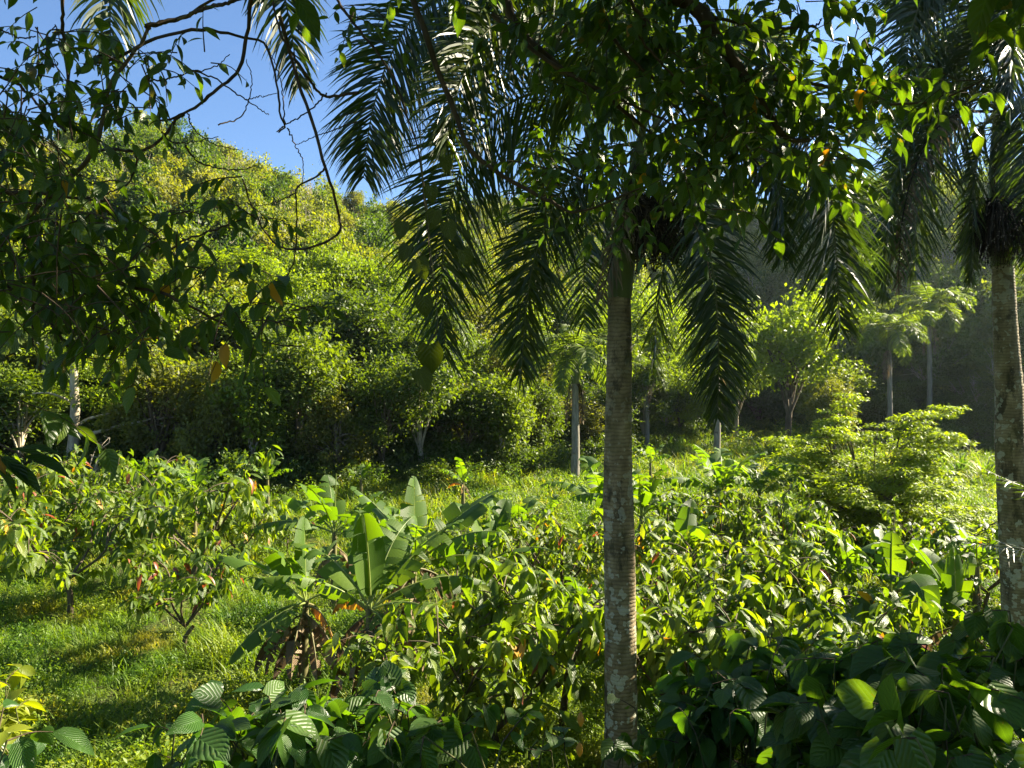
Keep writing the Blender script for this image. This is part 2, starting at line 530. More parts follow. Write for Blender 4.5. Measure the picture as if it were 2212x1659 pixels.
def ground_mat():
    m, N, L = nt_new('ground')
    out = node(N, 'ShaderNodeOutputMaterial')
    tc = node(N, 'ShaderNodeTexCoord')
    def nz(s, d=5):
        n = node(N, 'ShaderNodeTexNoise')
        n.inputs['Scale'].default_value = s
        n.inputs['Detail'].default_value = d
        L.new(tc.outputs['Object'], n.inputs['Vector'])
        return n.outputs[0]
    c = ramp(N, L, nz(0.35), [(0.35, (0.035, 0.05, 0.013)), (0.5, (0.06, 0.085, 0.016)), (0.65, (0.11, 0.13, 0.025))])
    c = mix_c(N, L, ramp(N, L, nz(5), [(0.52, (0, 0, 0)), (0.66, (1, 1, 1))]), c, (0.05, 0.045, 0.022))
    p = node(N, 'ShaderNodeBsdfPrincipled')
    L.new(c, p.inputs['Base Color'])
    p.inputs['Roughness'].default_value = 0.95
    p.inputs['Specular IOR Level'].default_value = 0.1
    b = node(N, 'ShaderNodeBump')
    b.inputs['Strength'].default_value = 0.8
    b.inputs['Distance'].default_value = 0.15
    L.new(nz(9), b.inputs['Height'])
    L.new(b.outputs[0], p.inputs['Normal'])
    L.new(p.outputs[0], out.inputs['Surface'])
    return m


# ------------------------------------------------------------------ the ground: valley floor, bank, hills
def interp(px, tab):
    a = np.array(tab, float)
    return np.interp(px, a[:, 0], a[:, 1])


EDGE = [(-3000, 40), (0, 40), (600, 38), (1000, 42), (1150, 46), (1350, 54), (1480, 70), (1620, 84), (1750, 78), (1900, 64), (2212, 56), (3500, 45)]
TOPD = [(-3000, 125), (700, 125), (900, 140), (1100, 160), (1450, 160), (1700, 140), (1900, 128), (2212, 120), (3500, 105)]
SKYL = [(-3000, 360), (-300, 320), (0, 312), (250, 292), (350, 300), (480, 335), (600, 388), (720, 432), (800, 452), (900, 455), (1000, 438), (1060, 428), (1250, 428), (1650, 425), (1900, 402), (2100, 390), (2212, 384), (2700, 300), (3500, 190)]  # beyond the right picture edge: unseen ridge, raised to shade the right hill
EXPO = [(-3000, 0.95), (500, 0.95), (900, 1.15), (1200, 1.6), (1550, 1.3), (1750, 1.0), (3500, 0.95)]


def ground_z(x, y):
    x = np.asarray(x, float)
    y = np.asarray(y, float)
    r = np.hypot(x, y)
    phi = np.arctan2(x, y)
    ph = np.clip(phi, -1.15, 1.15)
    px = CX + F * np.tan(ph)
    d0 = interp(px, EDGE) / np.cos(np.clip(ph, -0.7, 0.7))
    d1 = interp(px, TOPD)
    sky = interp(px, SKYL)
    H = EYE + (CY - sky) / F * d1 * np.cos(np.clip(ph, -0.7, 0.7)) - 3.6
    u = (r - d0) / np.maximum(d1 - d0, 1)
    prof = np.clip(u, 0, 1) ** interp(px, EXPO)
    prof = np.where(u > 1, 1 - 0.10 * np.minimum(u - 1, 3), prof)
    fade = np.clip((math.radians(130) - np.abs(phi)) / math.radians(40), 0, 1)
    z = H * prof * fade
    z += np.clip(u, 0, 0.3) * 3.0 * (np.sin(x * 0.13 + 1.0) * np.cos(y * 0.11) + 0.5 * np.sin(x * 0.31 + y * 0.27))
    z += 0.07 * np.sin(x * 0.9) * np.cos(y * 0.7 + 0.6) * np.clip((r - 8) / 5, 0, 1) * np.clip((40 - r) / 20, 0, 1)
    bank = 3.9 * np.clip((9.6 - r) / 7.0, 0, 1)
    return z + bank


def gz(x, y):
    return float(ground_z(np.array([x]), np.array([y]))[0])


def on_ground(px, d):
    x = (px - CX) / F * d
    return np.array([x, d, gz(x, d)])


rr = np.concatenate([[0.4], np.geomspace(1.0, 500, 110)])
aa = np.linspace(-math.pi, math.pi, 361)[:-1]
gx = rr[:, None] * np.sin(aa)[None]
gy = rr[:, None] * np.cos(aa)[None]
gv = np.stack([gx, gy, ground_z(gx, gy)], -1).reshape(-1, 3)
na = len(aa)
gi = np.arange(len(rr) - 1)[:, None] * na
gj = np.arange(na)[None]
gf = np.stack([gi + gj, gi + (gj + 1) % na, gi + na + (gj + 1) % na, gi + na + gj], -1).reshape(-1, 4)
mb = MB()
mb.add(gv, gf[:, ::-1])
mb.add(np.vstack([gv[:na], [[0, 0, 3.9]]]), np.stack([np.arange(na), (np.arange(na) + 1) % na, np.full(na, na)], 1)[:, ::-1])
ground = part('ground', mb.build('ground', ground_mat()))
tag(ground, 'weedy valley floor rising into wooded hills on both sides', kind='structure')


# ------------------------------------------------------------------ scatter for uncountable stuff
def scatter(name, label, pts, rots, scl, sources, weights=None):
    me = bpy.data.meshes.new(name)
    me.vertices.add(len(pts))
    me.vertices.foreach_set('co', np.asarray(pts, np.float32).ravel())
    for an, ty, key, arr in (('rot', 'FLOAT_VECTOR', 'vector', rots), ('scl', 'FLOAT_VECTOR', 'vector', scl)):
        a = me.attributes.new(an, ty, 'POINT')
        a.data.foreach_set(key, np.asarray(arr, np.float32).ravel())
    a = me.attributes.new('idx', 'INT', 'POINT')
    a.data.foreach_set('value', RNG.choice(len(sources), len(pts), p=weights).astype(np.int32))
    ng = bpy.data.node_groups.new(name, 'GeometryNodeTree')
    ng.interface.new_socket('Geometry', in_out='INPUT', socket_type='NodeSocketGeometry')
    ng.interface.new_socket('Geometry', in_out='OUTPUT', socket_type='NodeSocketGeometry')
    N, L = ng.nodes, ng.links
    gin, gout = N.new('NodeGroupInput'), N.new('NodeGroupOutput')
    iop = N.new('GeometryNodeInstanceOnPoints')
    L.new(gin.outputs[0], iop.inputs['Points'])
    jn = N.new('GeometryNodeJoinGeometry')
    for s in sources:
        ob = bpy.data.objects.new(s.name, s)
        oi = N.new('GeometryNodeObjectInfo')
        oi.inputs['Object'].default_value = ob
        oi.inputs['As Instance'].default_value = True
        L.new(oi.outputs['Geometry'], jn.inputs[0])
    L.new(jn.outputs[0], iop.inputs['Instance'])
    iop.inputs['Pick Instance'].default_value = True

    def named(n, ty):
        a = N.new('GeometryNodeInputNamedAttribute')
        a.data_type = ty
        a.inputs['Name'].default_value = n
        return a.outputs['Attribute']
    L.new(named('idx', 'INT'), iop.inputs['Instance Index'])
    e2r = N.new('FunctionNodeEulerToRotation')
    L.new(named('rot', 'FLOAT_VECTOR'), e2r.inputs[0])
    L.new(e2r.outputs[0], iop.inputs['Rotation'])
    L.new(named('scl', 'FLOAT_VECTOR'), iop.inputs['Scale'])
    L.new(iop.outputs[0], gout.inputs[0])
    o = part(name, me)
    md = o.modifiers.new('scatter', 'NODES')
    md.node_group = ng
    return tag(o, label, kind='stuff')


# ------------------------------------------------------------------ broadleaf trees
def rand_dirs(n, rng):
    return norm(rng.normal(size=(n, 3)))


def crown_mesh(name, seed, R=2.4, H=4.6, z0=1.6, clumps=150, per=70, leaf=0.17, sig=0.36, mat=None, tpl=TPL_DIAMOND, flat=0.75, inner=0.35, lobes=7):
    """uneven crown: leaf clumps spread through a lumpy volume; returns (mesh, clump centres)"""
    rng = np.random.default_rng(seed)
    nl = max(5, lobes * 2)
    ld = rand_dirs(nl, rng)
    lc = ld * (rng.uniform(0.35, 0.78, nl))[:, None]
    lr = rng.uniform(0.20, 0.46, nl)
    li = rng.choice(nl, clumps, p=lr ** 2 / (lr ** 2).sum())
    d = rand_dirs(clumps, rng)
    c = (lc[li] + d * (lr[li] * (0.45 + 0.55 * rng.random(clumps) ** 0.5))[:, None]) * np.array([R, R, H * 0.5]) + np.array([0, 0, z0 + H * 0.5])
    c[:, 2] = np.maximum(c[:, 2], 0.25)
    n = rng.poisson(per * rng.uniform(0.4, 1.5, clumps))
    idx = np.repeat(np.arange(clumps), n)
    off = rng.normal(size=(len(idx), 3)) * sig * np.array([1, 1, flat]) * rng.uniform(0.6, 1.4, clumps)[idx][:, None]
    ns = 26                                # ragged shoots standing out of the crown
    k0 = rng.choice(clumps, ns)
    sd_ = norm(norm(c[k0] - np.array([0, 0, z0 + H * 0.4])) + rng.normal(size=(ns, 3)) * 0.4 + np.array([0, 0, 0.5]))
    sidx = np.repeat(np.arange(ns), 26)
    soff = sd_[sidx] * (rng.random(len(sidx)) * R * 0.42)[:, None] + rng.normal(size=(len(sidx), 3)) * sig * 0.28
    idx = np.concatenate([idx, k0[sidx]])
    off = np.vstack([off, soff])
    p = c[idx] + off
    out = norm(p - np.array([0, 0, z0 + H * 0.3]))
    dr = norm(out * 0.5 + rng.normal(size=p.shape) * 0.8 + np.array([0, 0, -0.15]))
    up = norm(rng.normal(size=p.shape) * 0.7 + np.array([0, 0, 0.9]) + out * 0.5)
    cv = rng.random(clumps)
    var = np.clip(0.55 * cv[idx] + 0.45 * rng.random(len(idx)), 0, 1)
    m = MB()
    m.inst(tpl, frames(dr, up), p, leaf * rng.uniform(0.6, 1.3, len(p)), var)
    return m.build(name, mat or M_TREE), c


def wood_mesh(name, seed, c, trunk_r=0.14, mat=None, nb=16, z0=1.2, lean=0.2, top=None):
    rng = np.random.default_rng(seed + 900)
    m = MB()
    topz = (c[:, 2].mean() + 0.6) if top is None else top
    l1, l2 = rng.normal(size=2) * lean
    tp = curve([(0, 0, -0.3), (l1 * 0.3, l2 * 0.3, topz * 0.35), (l1, l2, topz * 0.7), (l1 * 1.2, l2 * 0.8, topz)], 9)
    tube(m, tp, np.linspace(trunk_r, trunk_r * 0.35, 9), 7, bump=0.06)
    for q in c[rng.choice(len(c), min(nb, len(c)), replace=False)]:
        i = rng.integers(2, 7)
        s = tp[i]
        mid = (s + q) / 2 + np.array([0, 0, 0.12 * np.linalg.norm(q - s)]) + rng.normal(size=3) * 0.08
        tube(m, curve([s, mid, q], 6), np.linspace(trunk_r * 0.42, trunk_r * 0.1, 6), 5)
    return m.build(name, mat or M_BARK)


TREE_PROTO = []
for k, (R, H, z0, cl, per, leaf, sig) in enumerate([(2.3, 4.6, 1.6, 150, 66, 0.19, 0.25), (2.6, 3.8, 1.5, 140, 70, 0.18, 0.26), (1.9, 4.6, 2.0, 140, 64, 0.18, 0.25),
                                                   (2.5, 4.4, 0.9, 170, 62, 0.17, 0.23), (2.2, 4.6, 1.7, 100, 80, 0.25, 0.30), (2.0, 3.6, 0.3, 140, 64, 0.16, 0.22)]):
    cm, cc = crown_mesh('crown', 100 + k, R, H, z0, cl, per, leaf, sig)
    TREE_PROTO.append((cm, wood_mesh('trunk', 100 + k, cc, mat=M_PALEBARK if k in (0, 2, 4) else M_BARK, nb=26, lean=0.45), z0 + H, R))

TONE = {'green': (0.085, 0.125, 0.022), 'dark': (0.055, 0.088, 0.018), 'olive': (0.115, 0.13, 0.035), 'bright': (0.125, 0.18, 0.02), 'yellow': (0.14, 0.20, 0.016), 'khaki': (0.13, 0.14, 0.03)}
WORD = {'green': 'mid green', 'dark': 'dark green', 'olive': 'dull olive', 'bright': 'bright green', 'yellow': 'yellow green', 'khaki': 'khaki'}
FORM = ['rounded', 'broad', 'tall narrow', 'bushy', 'big-leaved', 'low dense']


def forest_tree(cx, ytop, hw, d, tone, k, label, group, name='forest_tree'):
    g = on_ground(cx, d)
    cm, wm, h0, r0 = TREE_PROTO[k]
    ztop = EYE + (CY - ytop) / F * d
    h = max(ztop - g[2], 1.8)
    w = hw / F * d
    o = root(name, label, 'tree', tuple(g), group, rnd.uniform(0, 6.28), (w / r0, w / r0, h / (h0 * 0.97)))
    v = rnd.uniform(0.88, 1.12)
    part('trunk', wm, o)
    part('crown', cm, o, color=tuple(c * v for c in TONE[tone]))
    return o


ORD = ['', 'first', 'second', 'third', 'fourth', 'fifth', 'sixth', 'seventh', 'eighth', 'ninth', 'tenth', 'eleventh', 'twelfth', 'thirteenth', 'fourteenth', 'fifteenth', 'sixteenth', 'seventeenth', 'eighteenth',
       'nineteenth', 'twentieth']
ROW_FRONT = [(-60, 745, 102, 40, 'green', 3), (45, 790, 122, 40, 'green', 4), (240, 735, 113, 46, 'green', 0), (345, 748, 150, 39, 'olive', 3), (455, 820, 99, 38.5, 'olive', 5), (545, 782, 94, 38.5, 'bright', 4), (640, 680, 135, 40, 'green', 0),
             (735, 867, 88, 38.5, 'khaki', 5), (825, 790, 114, 41, 'green', 3), (910, 725, 122, 42, 'green', 0), (1010, 830, 114, 44, 'dark', 1), (1085, 800, 78, 44, 'green', 4), (1165, 815, 83, 47, 'dark', 3),
             (1300, 817, 88, 53, 'dark', 0), (1390, 775, 76, 57, 'green', 2), (1470, 767, 94, 68, 'bright', 3)]
ROW_MID = [(-80, 655, 132, 46, 'dark', 0), (60, 675, 120, 47, 'green', 1), (330, 665, 126, 46, 'yellow', 1), (430, 610, 114, 48, 'green', 0), (545, 645, 108, 48, 'green', 2), (660, 635, 102, 50, 'dark', 3), (770, 605, 144, 49, 'dark', 0),
           (870, 735, 90, 48, 'green', 5), (985, 725, 102, 52, 'green', 1), (1090, 715, 96, 56, 'khaki', 3), (1190, 725, 90, 60, 'green', 0), (1320, 655, 108, 66, 'green', 2), (1430, 635, 96, 74, 'bright', 1), (1560, 655, 102, 86, 'green', 3)]
ROW_BACK = [(-60, 545, 126, 56, 'green', 3), (90, 575, 115, 55, 'bright', 0), (230, 545, 115, 56, 'bright', 1), (340, 575, 103, 54, 'bright', 0), (470, 525, 109, 57, 'bright', 2), (590, 555, 103, 56, 'bright', 3), (700, 525, 103, 60, 'bright', 1),
            (800, 545, 92, 62, 'bright', 0), (900, 625, 86, 60, 'bright', 4), (1000, 625, 92, 68, 'olive', 3), (1110, 645, 86, 72, 'bright', 0), (1230, 645, 92, 80, 'green', 1), (1340, 605, 92, 88, 'green', 0), (1470, 605, 98, 96, 'dark', 3)]
ROW_FILL = [(-20, 770, 100, 44, 'green', 3), (110, 800, 90, 44, 'dark', 0), (390, 790, 90, 43, 'olive', 3), (490, 760, 90, 43, 'green', 1), (590, 750, 90, 44, 'dark', 0), (700, 770, 95, 43, 'olive', 2), (800, 790, 85, 44, 'green', 3),
            (860, 720, 90, 46, 'dark', 0), (950, 810, 80, 46, 'olive', 4), (1040, 800, 80, 48, 'green', 3), (1130, 840, 75, 49, 'dark', 0), (1230, 850, 75, 51, 'olive', 2), (1350, 820, 75, 59, 'green', 3), (1440, 790, 80, 68, 'dark', 0), (1540, 780, 80, 82, 'olive', 1)]
for row, nm in ((ROW_FILL, 'shaded row of trees'), (ROW_FRONT, 'front row of forest trees'), (ROW_MID, 'second row of forest trees'), (ROW_BACK, 'third row of forest trees')):
    inview = 0
    for t in row:
        if t[0] > 0:
            inview += 1
            lab = f'{WORD[t[4]]} {FORM[t[5]]} tree, {ORD[inview]} from the left in the {nm}'
        else:
            lab = f'{WORD[t[4]]} {FORM[t[5]]} tree at the left picture edge, {nm}'
        forest_tree(*t, lab, 'trees along the forest edge')
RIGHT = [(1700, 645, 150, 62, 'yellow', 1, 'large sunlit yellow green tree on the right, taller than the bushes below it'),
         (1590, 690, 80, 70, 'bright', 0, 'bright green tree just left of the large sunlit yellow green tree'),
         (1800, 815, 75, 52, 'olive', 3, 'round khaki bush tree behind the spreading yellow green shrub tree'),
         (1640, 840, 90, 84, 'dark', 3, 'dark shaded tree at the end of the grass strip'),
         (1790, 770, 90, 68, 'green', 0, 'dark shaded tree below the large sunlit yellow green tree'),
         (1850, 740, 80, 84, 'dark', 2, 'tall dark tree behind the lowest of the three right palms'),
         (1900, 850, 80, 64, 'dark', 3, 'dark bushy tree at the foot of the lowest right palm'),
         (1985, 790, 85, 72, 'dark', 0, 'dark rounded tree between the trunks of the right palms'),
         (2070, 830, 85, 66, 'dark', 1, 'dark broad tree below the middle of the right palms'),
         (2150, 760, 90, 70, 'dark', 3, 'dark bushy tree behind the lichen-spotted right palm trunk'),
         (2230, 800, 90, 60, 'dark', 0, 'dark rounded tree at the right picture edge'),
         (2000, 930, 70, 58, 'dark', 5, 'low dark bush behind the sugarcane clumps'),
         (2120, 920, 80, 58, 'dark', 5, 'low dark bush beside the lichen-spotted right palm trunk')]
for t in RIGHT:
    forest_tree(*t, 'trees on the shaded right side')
# tall trees standing out on the hill
EMERG = [(345, 283, 36, 118, 'bright', 2), (430, 312, 34, 118, 'yellow', 0), (490, 318, 30, 116, 'yellow', 4), (600, 372, 34, 116, 'bright', 3), (690, 405, 28, 118, 'bright', 2), (768, 402, 24, 122, 'khaki', 2), (290, 300, 30, 118, 'yellow', 3),
         (300, 330, 34, 106, 'yellow', 0), (455, 395, 36, 98, 'yellow', 4), (560, 440, 34, 94, 'yellow', 1), (690, 500, 36, 80, 'bright', 0), (1020, 560, 30, 110, 'bright', 2), (640, 470, 34, 90, 'khaki', 3), (380, 450, 36, 88, 'bright', 1)]
for i, t in enumerate(sorted(EMERG)):
    forest_tree(*t, f'{WORD[t[4]]} {FORM[t[5]]} tree standing out on the sunlit hill, {ORD[i + 1]} from the left', 'trees standing out on the hillside')

# the hillside woods as one mass
HILL_PROTO = []
for k, (R, H, cl, per, leaf, sig, inner) in enumerate([(1.9, 3.6, 60, 46, 0.30, 0.27, 0.3), (1.6, 4.4, 56, 46, 0.28, 0.26, 0.3), (2.2, 3.0, 60, 46, 0.28, 0.27, 0.3), (1.5, 2.4, 44, 40, 0.24, 0.22, 0.2)]):
    cm, cc = crown_mesh('hillside_tree', 300 + k, R, H, 0.5, cl, per, leaf, sig, M_HILL, inner=inner)
    HILL_PROTO.append(cm)
tw = MB()
for i in range(26):                       # leafless pale brush
    a, e = RNG.uniform(0, 6.28), RNG.uniform(0.7, 1.5)
    d = np.array([math.cos(a) * math.cos(e), math.sin(a) * math.cos(e), math.sin(e)])
    l = RNG.uniform(1.6, 3.6)
    p = curve([(0, 0, 0), d * l * 0.5 + RNG.normal(size=3) * 0.1, d * l + RNG.normal(size=3) * 0.25], 5)
    tube(tw, p, np.linspace(0.045, 0.012, 5), 4)
    for q in range(5):
        s = p[RNG.integers(1, 4)]
        tube(tw, [s, s + norm(d + RNG.normal(size=3) * 0.6) * RNG.uniform(0.4, 1.0)], [0.02, 0.008], 3)
ld = norm(RNG.normal(size=(420, 3)))
tw.inst(TPL_DIAMOND, frames(ld, rand_dirs(420, RNG)), RNG.normal(size=(420, 3)) * np.array([0.9, 0.9, 0.7]) + np.array([0, 0, 2.0]), RNG.uniform(0.14, 0.26, 420), RNG.random(420), 1)
BRUSH = tw.build('bare_brush', [M_PALEBARK, M_HILL])

def hill_points(n, px0, px1):
    px = RNG.uniform(px0, px1, n)
    ph = np.arctan((px - CX) / F)
    d0 = interp(px, EDGE) / np.cos(ph)
    d1 = interp(px, TOPD)
    u = RNG.random(n) ** 0.8 * 1.08
    r = d0 + 6 + (d1 - d0 - 4) * u
    x, y = r * np.sin(ph), r * np.cos(ph)
    return np.stack([x, y, ground_z(x, y) - 0.25], 1)

def woods(n, px0, px1, label, protos, w):
    hp = hill_points(n, px0, px1)
    hs = 0.5 + 1.1 * RNG.random(n) ** 1.8
    scatter('hillside_woods', label, hp, np.stack([RNG.normal(0, .08, n), RNG.normal(0, .08, n), RNG.uniform(0, 6.28, n)], 1), np.stack([hs, hs, hs * RNG.uniform(0.8, 1.25, n)], 1), protos, w)


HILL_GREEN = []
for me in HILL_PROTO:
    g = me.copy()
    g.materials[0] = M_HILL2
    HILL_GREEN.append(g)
woods(3000, -500, 1180, 'sunlit mixed woods and pale brush covering the left hillside to the skyline', HILL_PROTO + [BRUSH], [0.19, 0.15, 0.19, 0.17, 0.30])
woods(2300, 1150, 2600, 'dark shaded woods covering the right hillside behind the palms', HILL_GREEN + [BRUSH], [0.27, 0.22, 0.25, 0.19, 0.07])


# ------------------------------------------------------------------ palms
def frond_meshes(ctrl, n=100, Lmax=0.75, width=0.032, droop=0.55, start=0.16, plume=0.35, seed=0, mat=None, segs=5, rr=0.028, twist=0.0, mess=0.14, rmat=None):
    """one pinnate frond along the control points: (leaflet mesh, rachis mesh)"""
    rng = np.random.default_rng(seed)
    c = curve(ctrl, 60)
    T = norm(np.gradient(c, axis=0))
    S = np.zeros_like(c)
    h = np.cross(T[0], [0, 0, 1.0])
    if np.linalg.norm(h) < 0.15:
        h = np.cross(T[25], [0, 0, 1.0])
    S[0] = norm(h)
    for i in range(1, 60):
        s = S[i - 1] - T[i] * np.dot(S[i - 1], T[i])
        S[i] = norm(s)
    tw = (twist * np.clip(np.linspace(0, 1, 60) / 0.35, 0, 1))[:, None]
    S = S * np.cos(tw) + np.cross(T, S) * np.sin(tw)
    Nn = np.cross(S, T)
    t = np.linspace(start, 0.995, n)
    t = np.clip(np.concatenate([t, t]) + rng.normal(0, 0.003, 2 * n), start, 1)
    side = np.concatenate([np.ones(n), -np.ones(n)])
    fi = t * 59
    i0 = np.minimum(fi.astype(int), 58)
    w = (fi - i0)[:, None]
    pos = c[i0] * (1 - w) + c[i0 + 1] * w
    tt, ss, nn = T[i0], S[i0], Nn[i0]
    u = (t - start) / (1 - start)
    L = Lmax * (0.45 + 0.55 * np.sin(np.pi * np.clip(u * 0.72 + 0.22, 0, 1))) * np.where(u > 0.8, 1 - 0.45 * (u - 0.8) / 0.2, 1) * rng.uniform(0.85, 1.1, 2 * n)
    ang = np.radians(74 - 30 * u) + rng.normal(0, mess, 2 * n)
    pl = plume * rng.choice([-0.6, 0.25, 1.0], 2 * n) + rng.normal(0, mess, 2 * n)
    d = norm(ss * (side * np.sin(ang))[:, None] + tt * np.cos(ang)[:, None] + nn * pl[:, None])
    s = np.linspace(0, 1, segs + 1)
    prof = np.array([0.55, 1.0, 0.95, 0.75, 0.45, 0.05]) if segs == 5 else np.interp(s, [0, 0.2, 0.6, 1], [0.6, 1.0, 0.8, 0.05])
    dro = droop * rng.uniform(0.6, 1.4, 2 * n)
    sl = s[None, :, None] * L[:, None, None]
    pts = pos[:, None] + d[:, None] * sl * (1 - 0.25 * (dro[:, None, None] * s[None, :, None] ** 2)) + np.array([0, 0, -1.0]) * (dro[:, None, None] * L[:, None, None] * s[None, :, None] ** 2 * 0.8)
    wv = norm(tt - d * (tt * d).sum(1, keepdims=True) + rng.normal(size=d.shape) * 0.35)
    hw = width * 0.5 * prof[None, :, None] * rng.uniform(0.8, 1.2, 2 * n)[:, None, None]
    V = np.stack([pts - wv[:, None] * hw, pts + wv[:, None] * hw], 2)          # (2n, segs+1, 2, 3)
    k = (segs + 1) * 2
    f1 = np.array([(2 * i, 2 * i + 1, 2 * i + 3, 2 * i + 2) for i in range(segs)])
    ff = (f1[None] + (np.arange(2 * n) * k)[:, None, None]).reshape(-1, 4)
    m = MB()
    uv = np.tile(np.stack([np.tile([0, 1.0], segs + 1), np.repeat(s, 2)], 1), (2 * n, 1))
    m.add(V.reshape(-1, 3), ff, np.repeat(rng.random(2 * n), k), uv)
    lm = m.build('frond', mat or M_FROND)
    r = MB()
    tube(r, c, np.linspace(rr, rr * 0.15, 60), 5)
    return lm, r.build('rachis', rmat or M_RACHIS)


def put_frond(o, ctrl, **kw):
    lm, rm = frond_meshes(ctrl, **kw)
    f = part('frond', lm, o)
    part('rachis', rm, f)
    return f


def palm_trunk(o, pts, radii, mat, sides=28, n=90, name='trunk'):
    m = MB()
    c = curve(pts, n)
    rad = np.interp(np.linspace(0, 1, n), np.linspace(0, 1, len(radii)), radii)
    rad = rad * (1 + 0.012 * np.sin(np.arange(n) * 2.6) + 0.01 * RNG.normal(size=n))
    tube(m, c, rad, sides, bump=0.006)
    return part(name, m.build(name, mat), o)


def fruit_brush(o, p, n, length, spread, seed, direction=(0, 0, -1)):
    """drooping fruiting stalk: many brown strands with small beads"""
    rng = np.random.default_rng(seed)
    m = MB()
    dv = norm(np.array(direction, float))
    for i in range(n):
        a = norm(dv + rng.normal(size=3) * spread)
        l = length * rng.uniform(0.5, 1.0)
        q = curve([p, p + a * l * 0.45, p + a * l * 0.8 + np.array([0, 0, -0.25 * l])], 6)
        tube(m, q, np.linspace(0.010, 0.006, 6), 3, var=rng.random())
        for b in range(9):
            c = q[rng.integers(1, 6)] + rng.normal(size=3) * 0.018
            s = rng.uniform(0.010, 0.018)
            m.add(c + s * np.array([(1, 0, 0), (-1, 0, 0), (0, 1, 0), (0, -1, 0), (0, 0, 1), (0, 0, -1)]), [(0, 2, 4), (2, 1, 4), (1, 3, 4), (3, 0, 4), (2, 0, 5), (1, 2, 5), (3, 1, 5), (0, 3, 5)], rng.random())
    return part('fruit_stalk', m.build('fruit_stalk', M_BROWN), o)


def W(spec):
    return [P(*s) for s in spec]


# the big palm in the middle
pm = root('royal_palm', 'big royal palm in front with a thick lichen-spotted trunk in the picture centre', 'palm', tuple(on_ground(1342, 9.6)), 'royal palms')
off = np.array(pm.location)
def rel(pts, off):
    return [np.asarray(q) - off for q in pts]
gb = on_ground(1342, 9.6)
palm_trunk(pm, rel([gb - [0, 0, 0.3], P(1341, 1500, 9.6), P(1339, 1250, 9.65), P(1335, 1050, 9.7), P(1336, 900, 9.7), P(1338, 760, 9.75), P(1338, 640, 9.8)], off), [0.235, 0.212, 0.205, 0.205, 0.185, 0.172, 0.165, 0.150], M_TRUNK)
palm_trunk(pm, rel([P(1338, 645, 9.8), P(1345, 560, 9.8), P(1360, 450, 9.8), P(1390, 300, 9.8)], off), [0.158, 0.175, 0.15, 0.09], M_SHAFT, n=30, name='crownshaft')
C = (1392, 305, 9.8)
MAIN_FRONDS = [
    ([C, (1240, 60, 9.6), (1050, -50, 9.4), (920, 10, 9.2), (845, 118, 9.1), (803, 250, 9.0), (785, 385, 9.0)], {}),
    ([C, (1290, 205, 9.7), (1140, 205, 9.5), (1030, 290, 9.3), (975, 430, 9.2), (955, 570, 9.15), (962, 775, 9.1)], dict(Lmax=1.15)),
    ([C, (1290, 330, 9.6), (1215, 410, 9.4), (1165, 520, 9.3), (1138, 650, 9.25), (1126, 815, 9.25)], dict(Lmax=0.84)),
    ([C, (1320, 370, 10.0), (1272, 460, 10.3), (1262, 580, 10.4), (1262, 700, 10.4)], dict(Lmax=0.81, n=70)),
    ([C, (1430, 400, 10.1), (1440, 520, 10.2), (1422, 650, 10.2), (1410, 800, 10.2)], dict(Lmax=0.68, n=80)),
    ([C, (1460, 320, 9.6), (1512, 430, 9.4), (1540, 590, 9.3), (1552, 740, 9.25), (1550, 905, 9.25)], dict(Lmax=0.75, twist=.9)),
    ([C, (1540, 260, 10.2), (1640, 310, 10.4), (1688, 430, 10.5), (1692, 560, 10.5)], dict(Lmax=0.81)),
    ([C, (1560, 175, 9.7), (1700, 205, 9.6), (1775, 330, 9.5), (1802, 500, 9.5), (1815, 715, 9.5)], dict(Lmax=1.01)),
    ([C, (1500, 130, 9.9), (1600, 60, 9.9), (1680, 100, 9.9), (1710, 210, 9.9)], dict(Lmax=0.6)),
    ([C, (1340, 60, 9.9), (1230, -120, 9.9), (1090, -130, 9.9), (990, 10, 9.9), (950, 150, 9.9)], {}),
    ([C, (1380, 120, 9.3), (1370, -20, 8.5), (1365, -20, 7.7), (1360, 80, 7.2), (1358, 220, 7.0)], {}),
    ([C, (1300, 130, 9.3), (1180, 30, 8.7), (1060, 60, 8.2), (990, 190, 7.9), (960, 330, 7.8)], dict(Lmax=0.88)),
    ([C, (1390, 120, 10.5), (1390, 0, 11.6), (1390, 60, 12.8), (1390, 220, 13.5)], {}),
    ([C, (1340, 220, 10.4), (1260, 160, 11.2), (1180, 230, 12.0), (1140, 400, 12.4)], {}),
    ([C, (1480, 200, 10.3), (1580, 150, 11.0), (1650, 240, 11.6), (1680, 400, 11.8)], {}),
    ([C, (1395, 90, 9.8), (1402, -120, 9.8), (1420, -330, 9.85)], dict(droop=0.2, Lmax=0.5)),
]
for i, (sp, kw) in enumerate(MAIN_FRONDS):
    put_frond(pm, rel(W(sp), off), seed=1000 + i, **{**dict(n=230, Lmax=1.02, width=0.034, droop=0.42, plume=0.5, twist=1.15 if i % 3 else 1.45), **kw})
put_frond(pm, rel(W([C, (1360, 400, 9.6), (1345, 480, 9.55), (1322, 560, 9.55), (1300, 640, 9.55)]), off), seed=1090, n=40, Lmax=0.4, mat=M_DEADFROND, rmat=M_BROWN, droop=0.9)
fruit_brush(pm, P(1370, 420, 9.6) - off, 240, 1.0, 0.34, 5, (0.5, -0.15, -1))
fruit_brush(pm, P(1400, 430, 9.55) - off, 240, 0.9, 0.36, 6, (0.75, -0.1, -1))

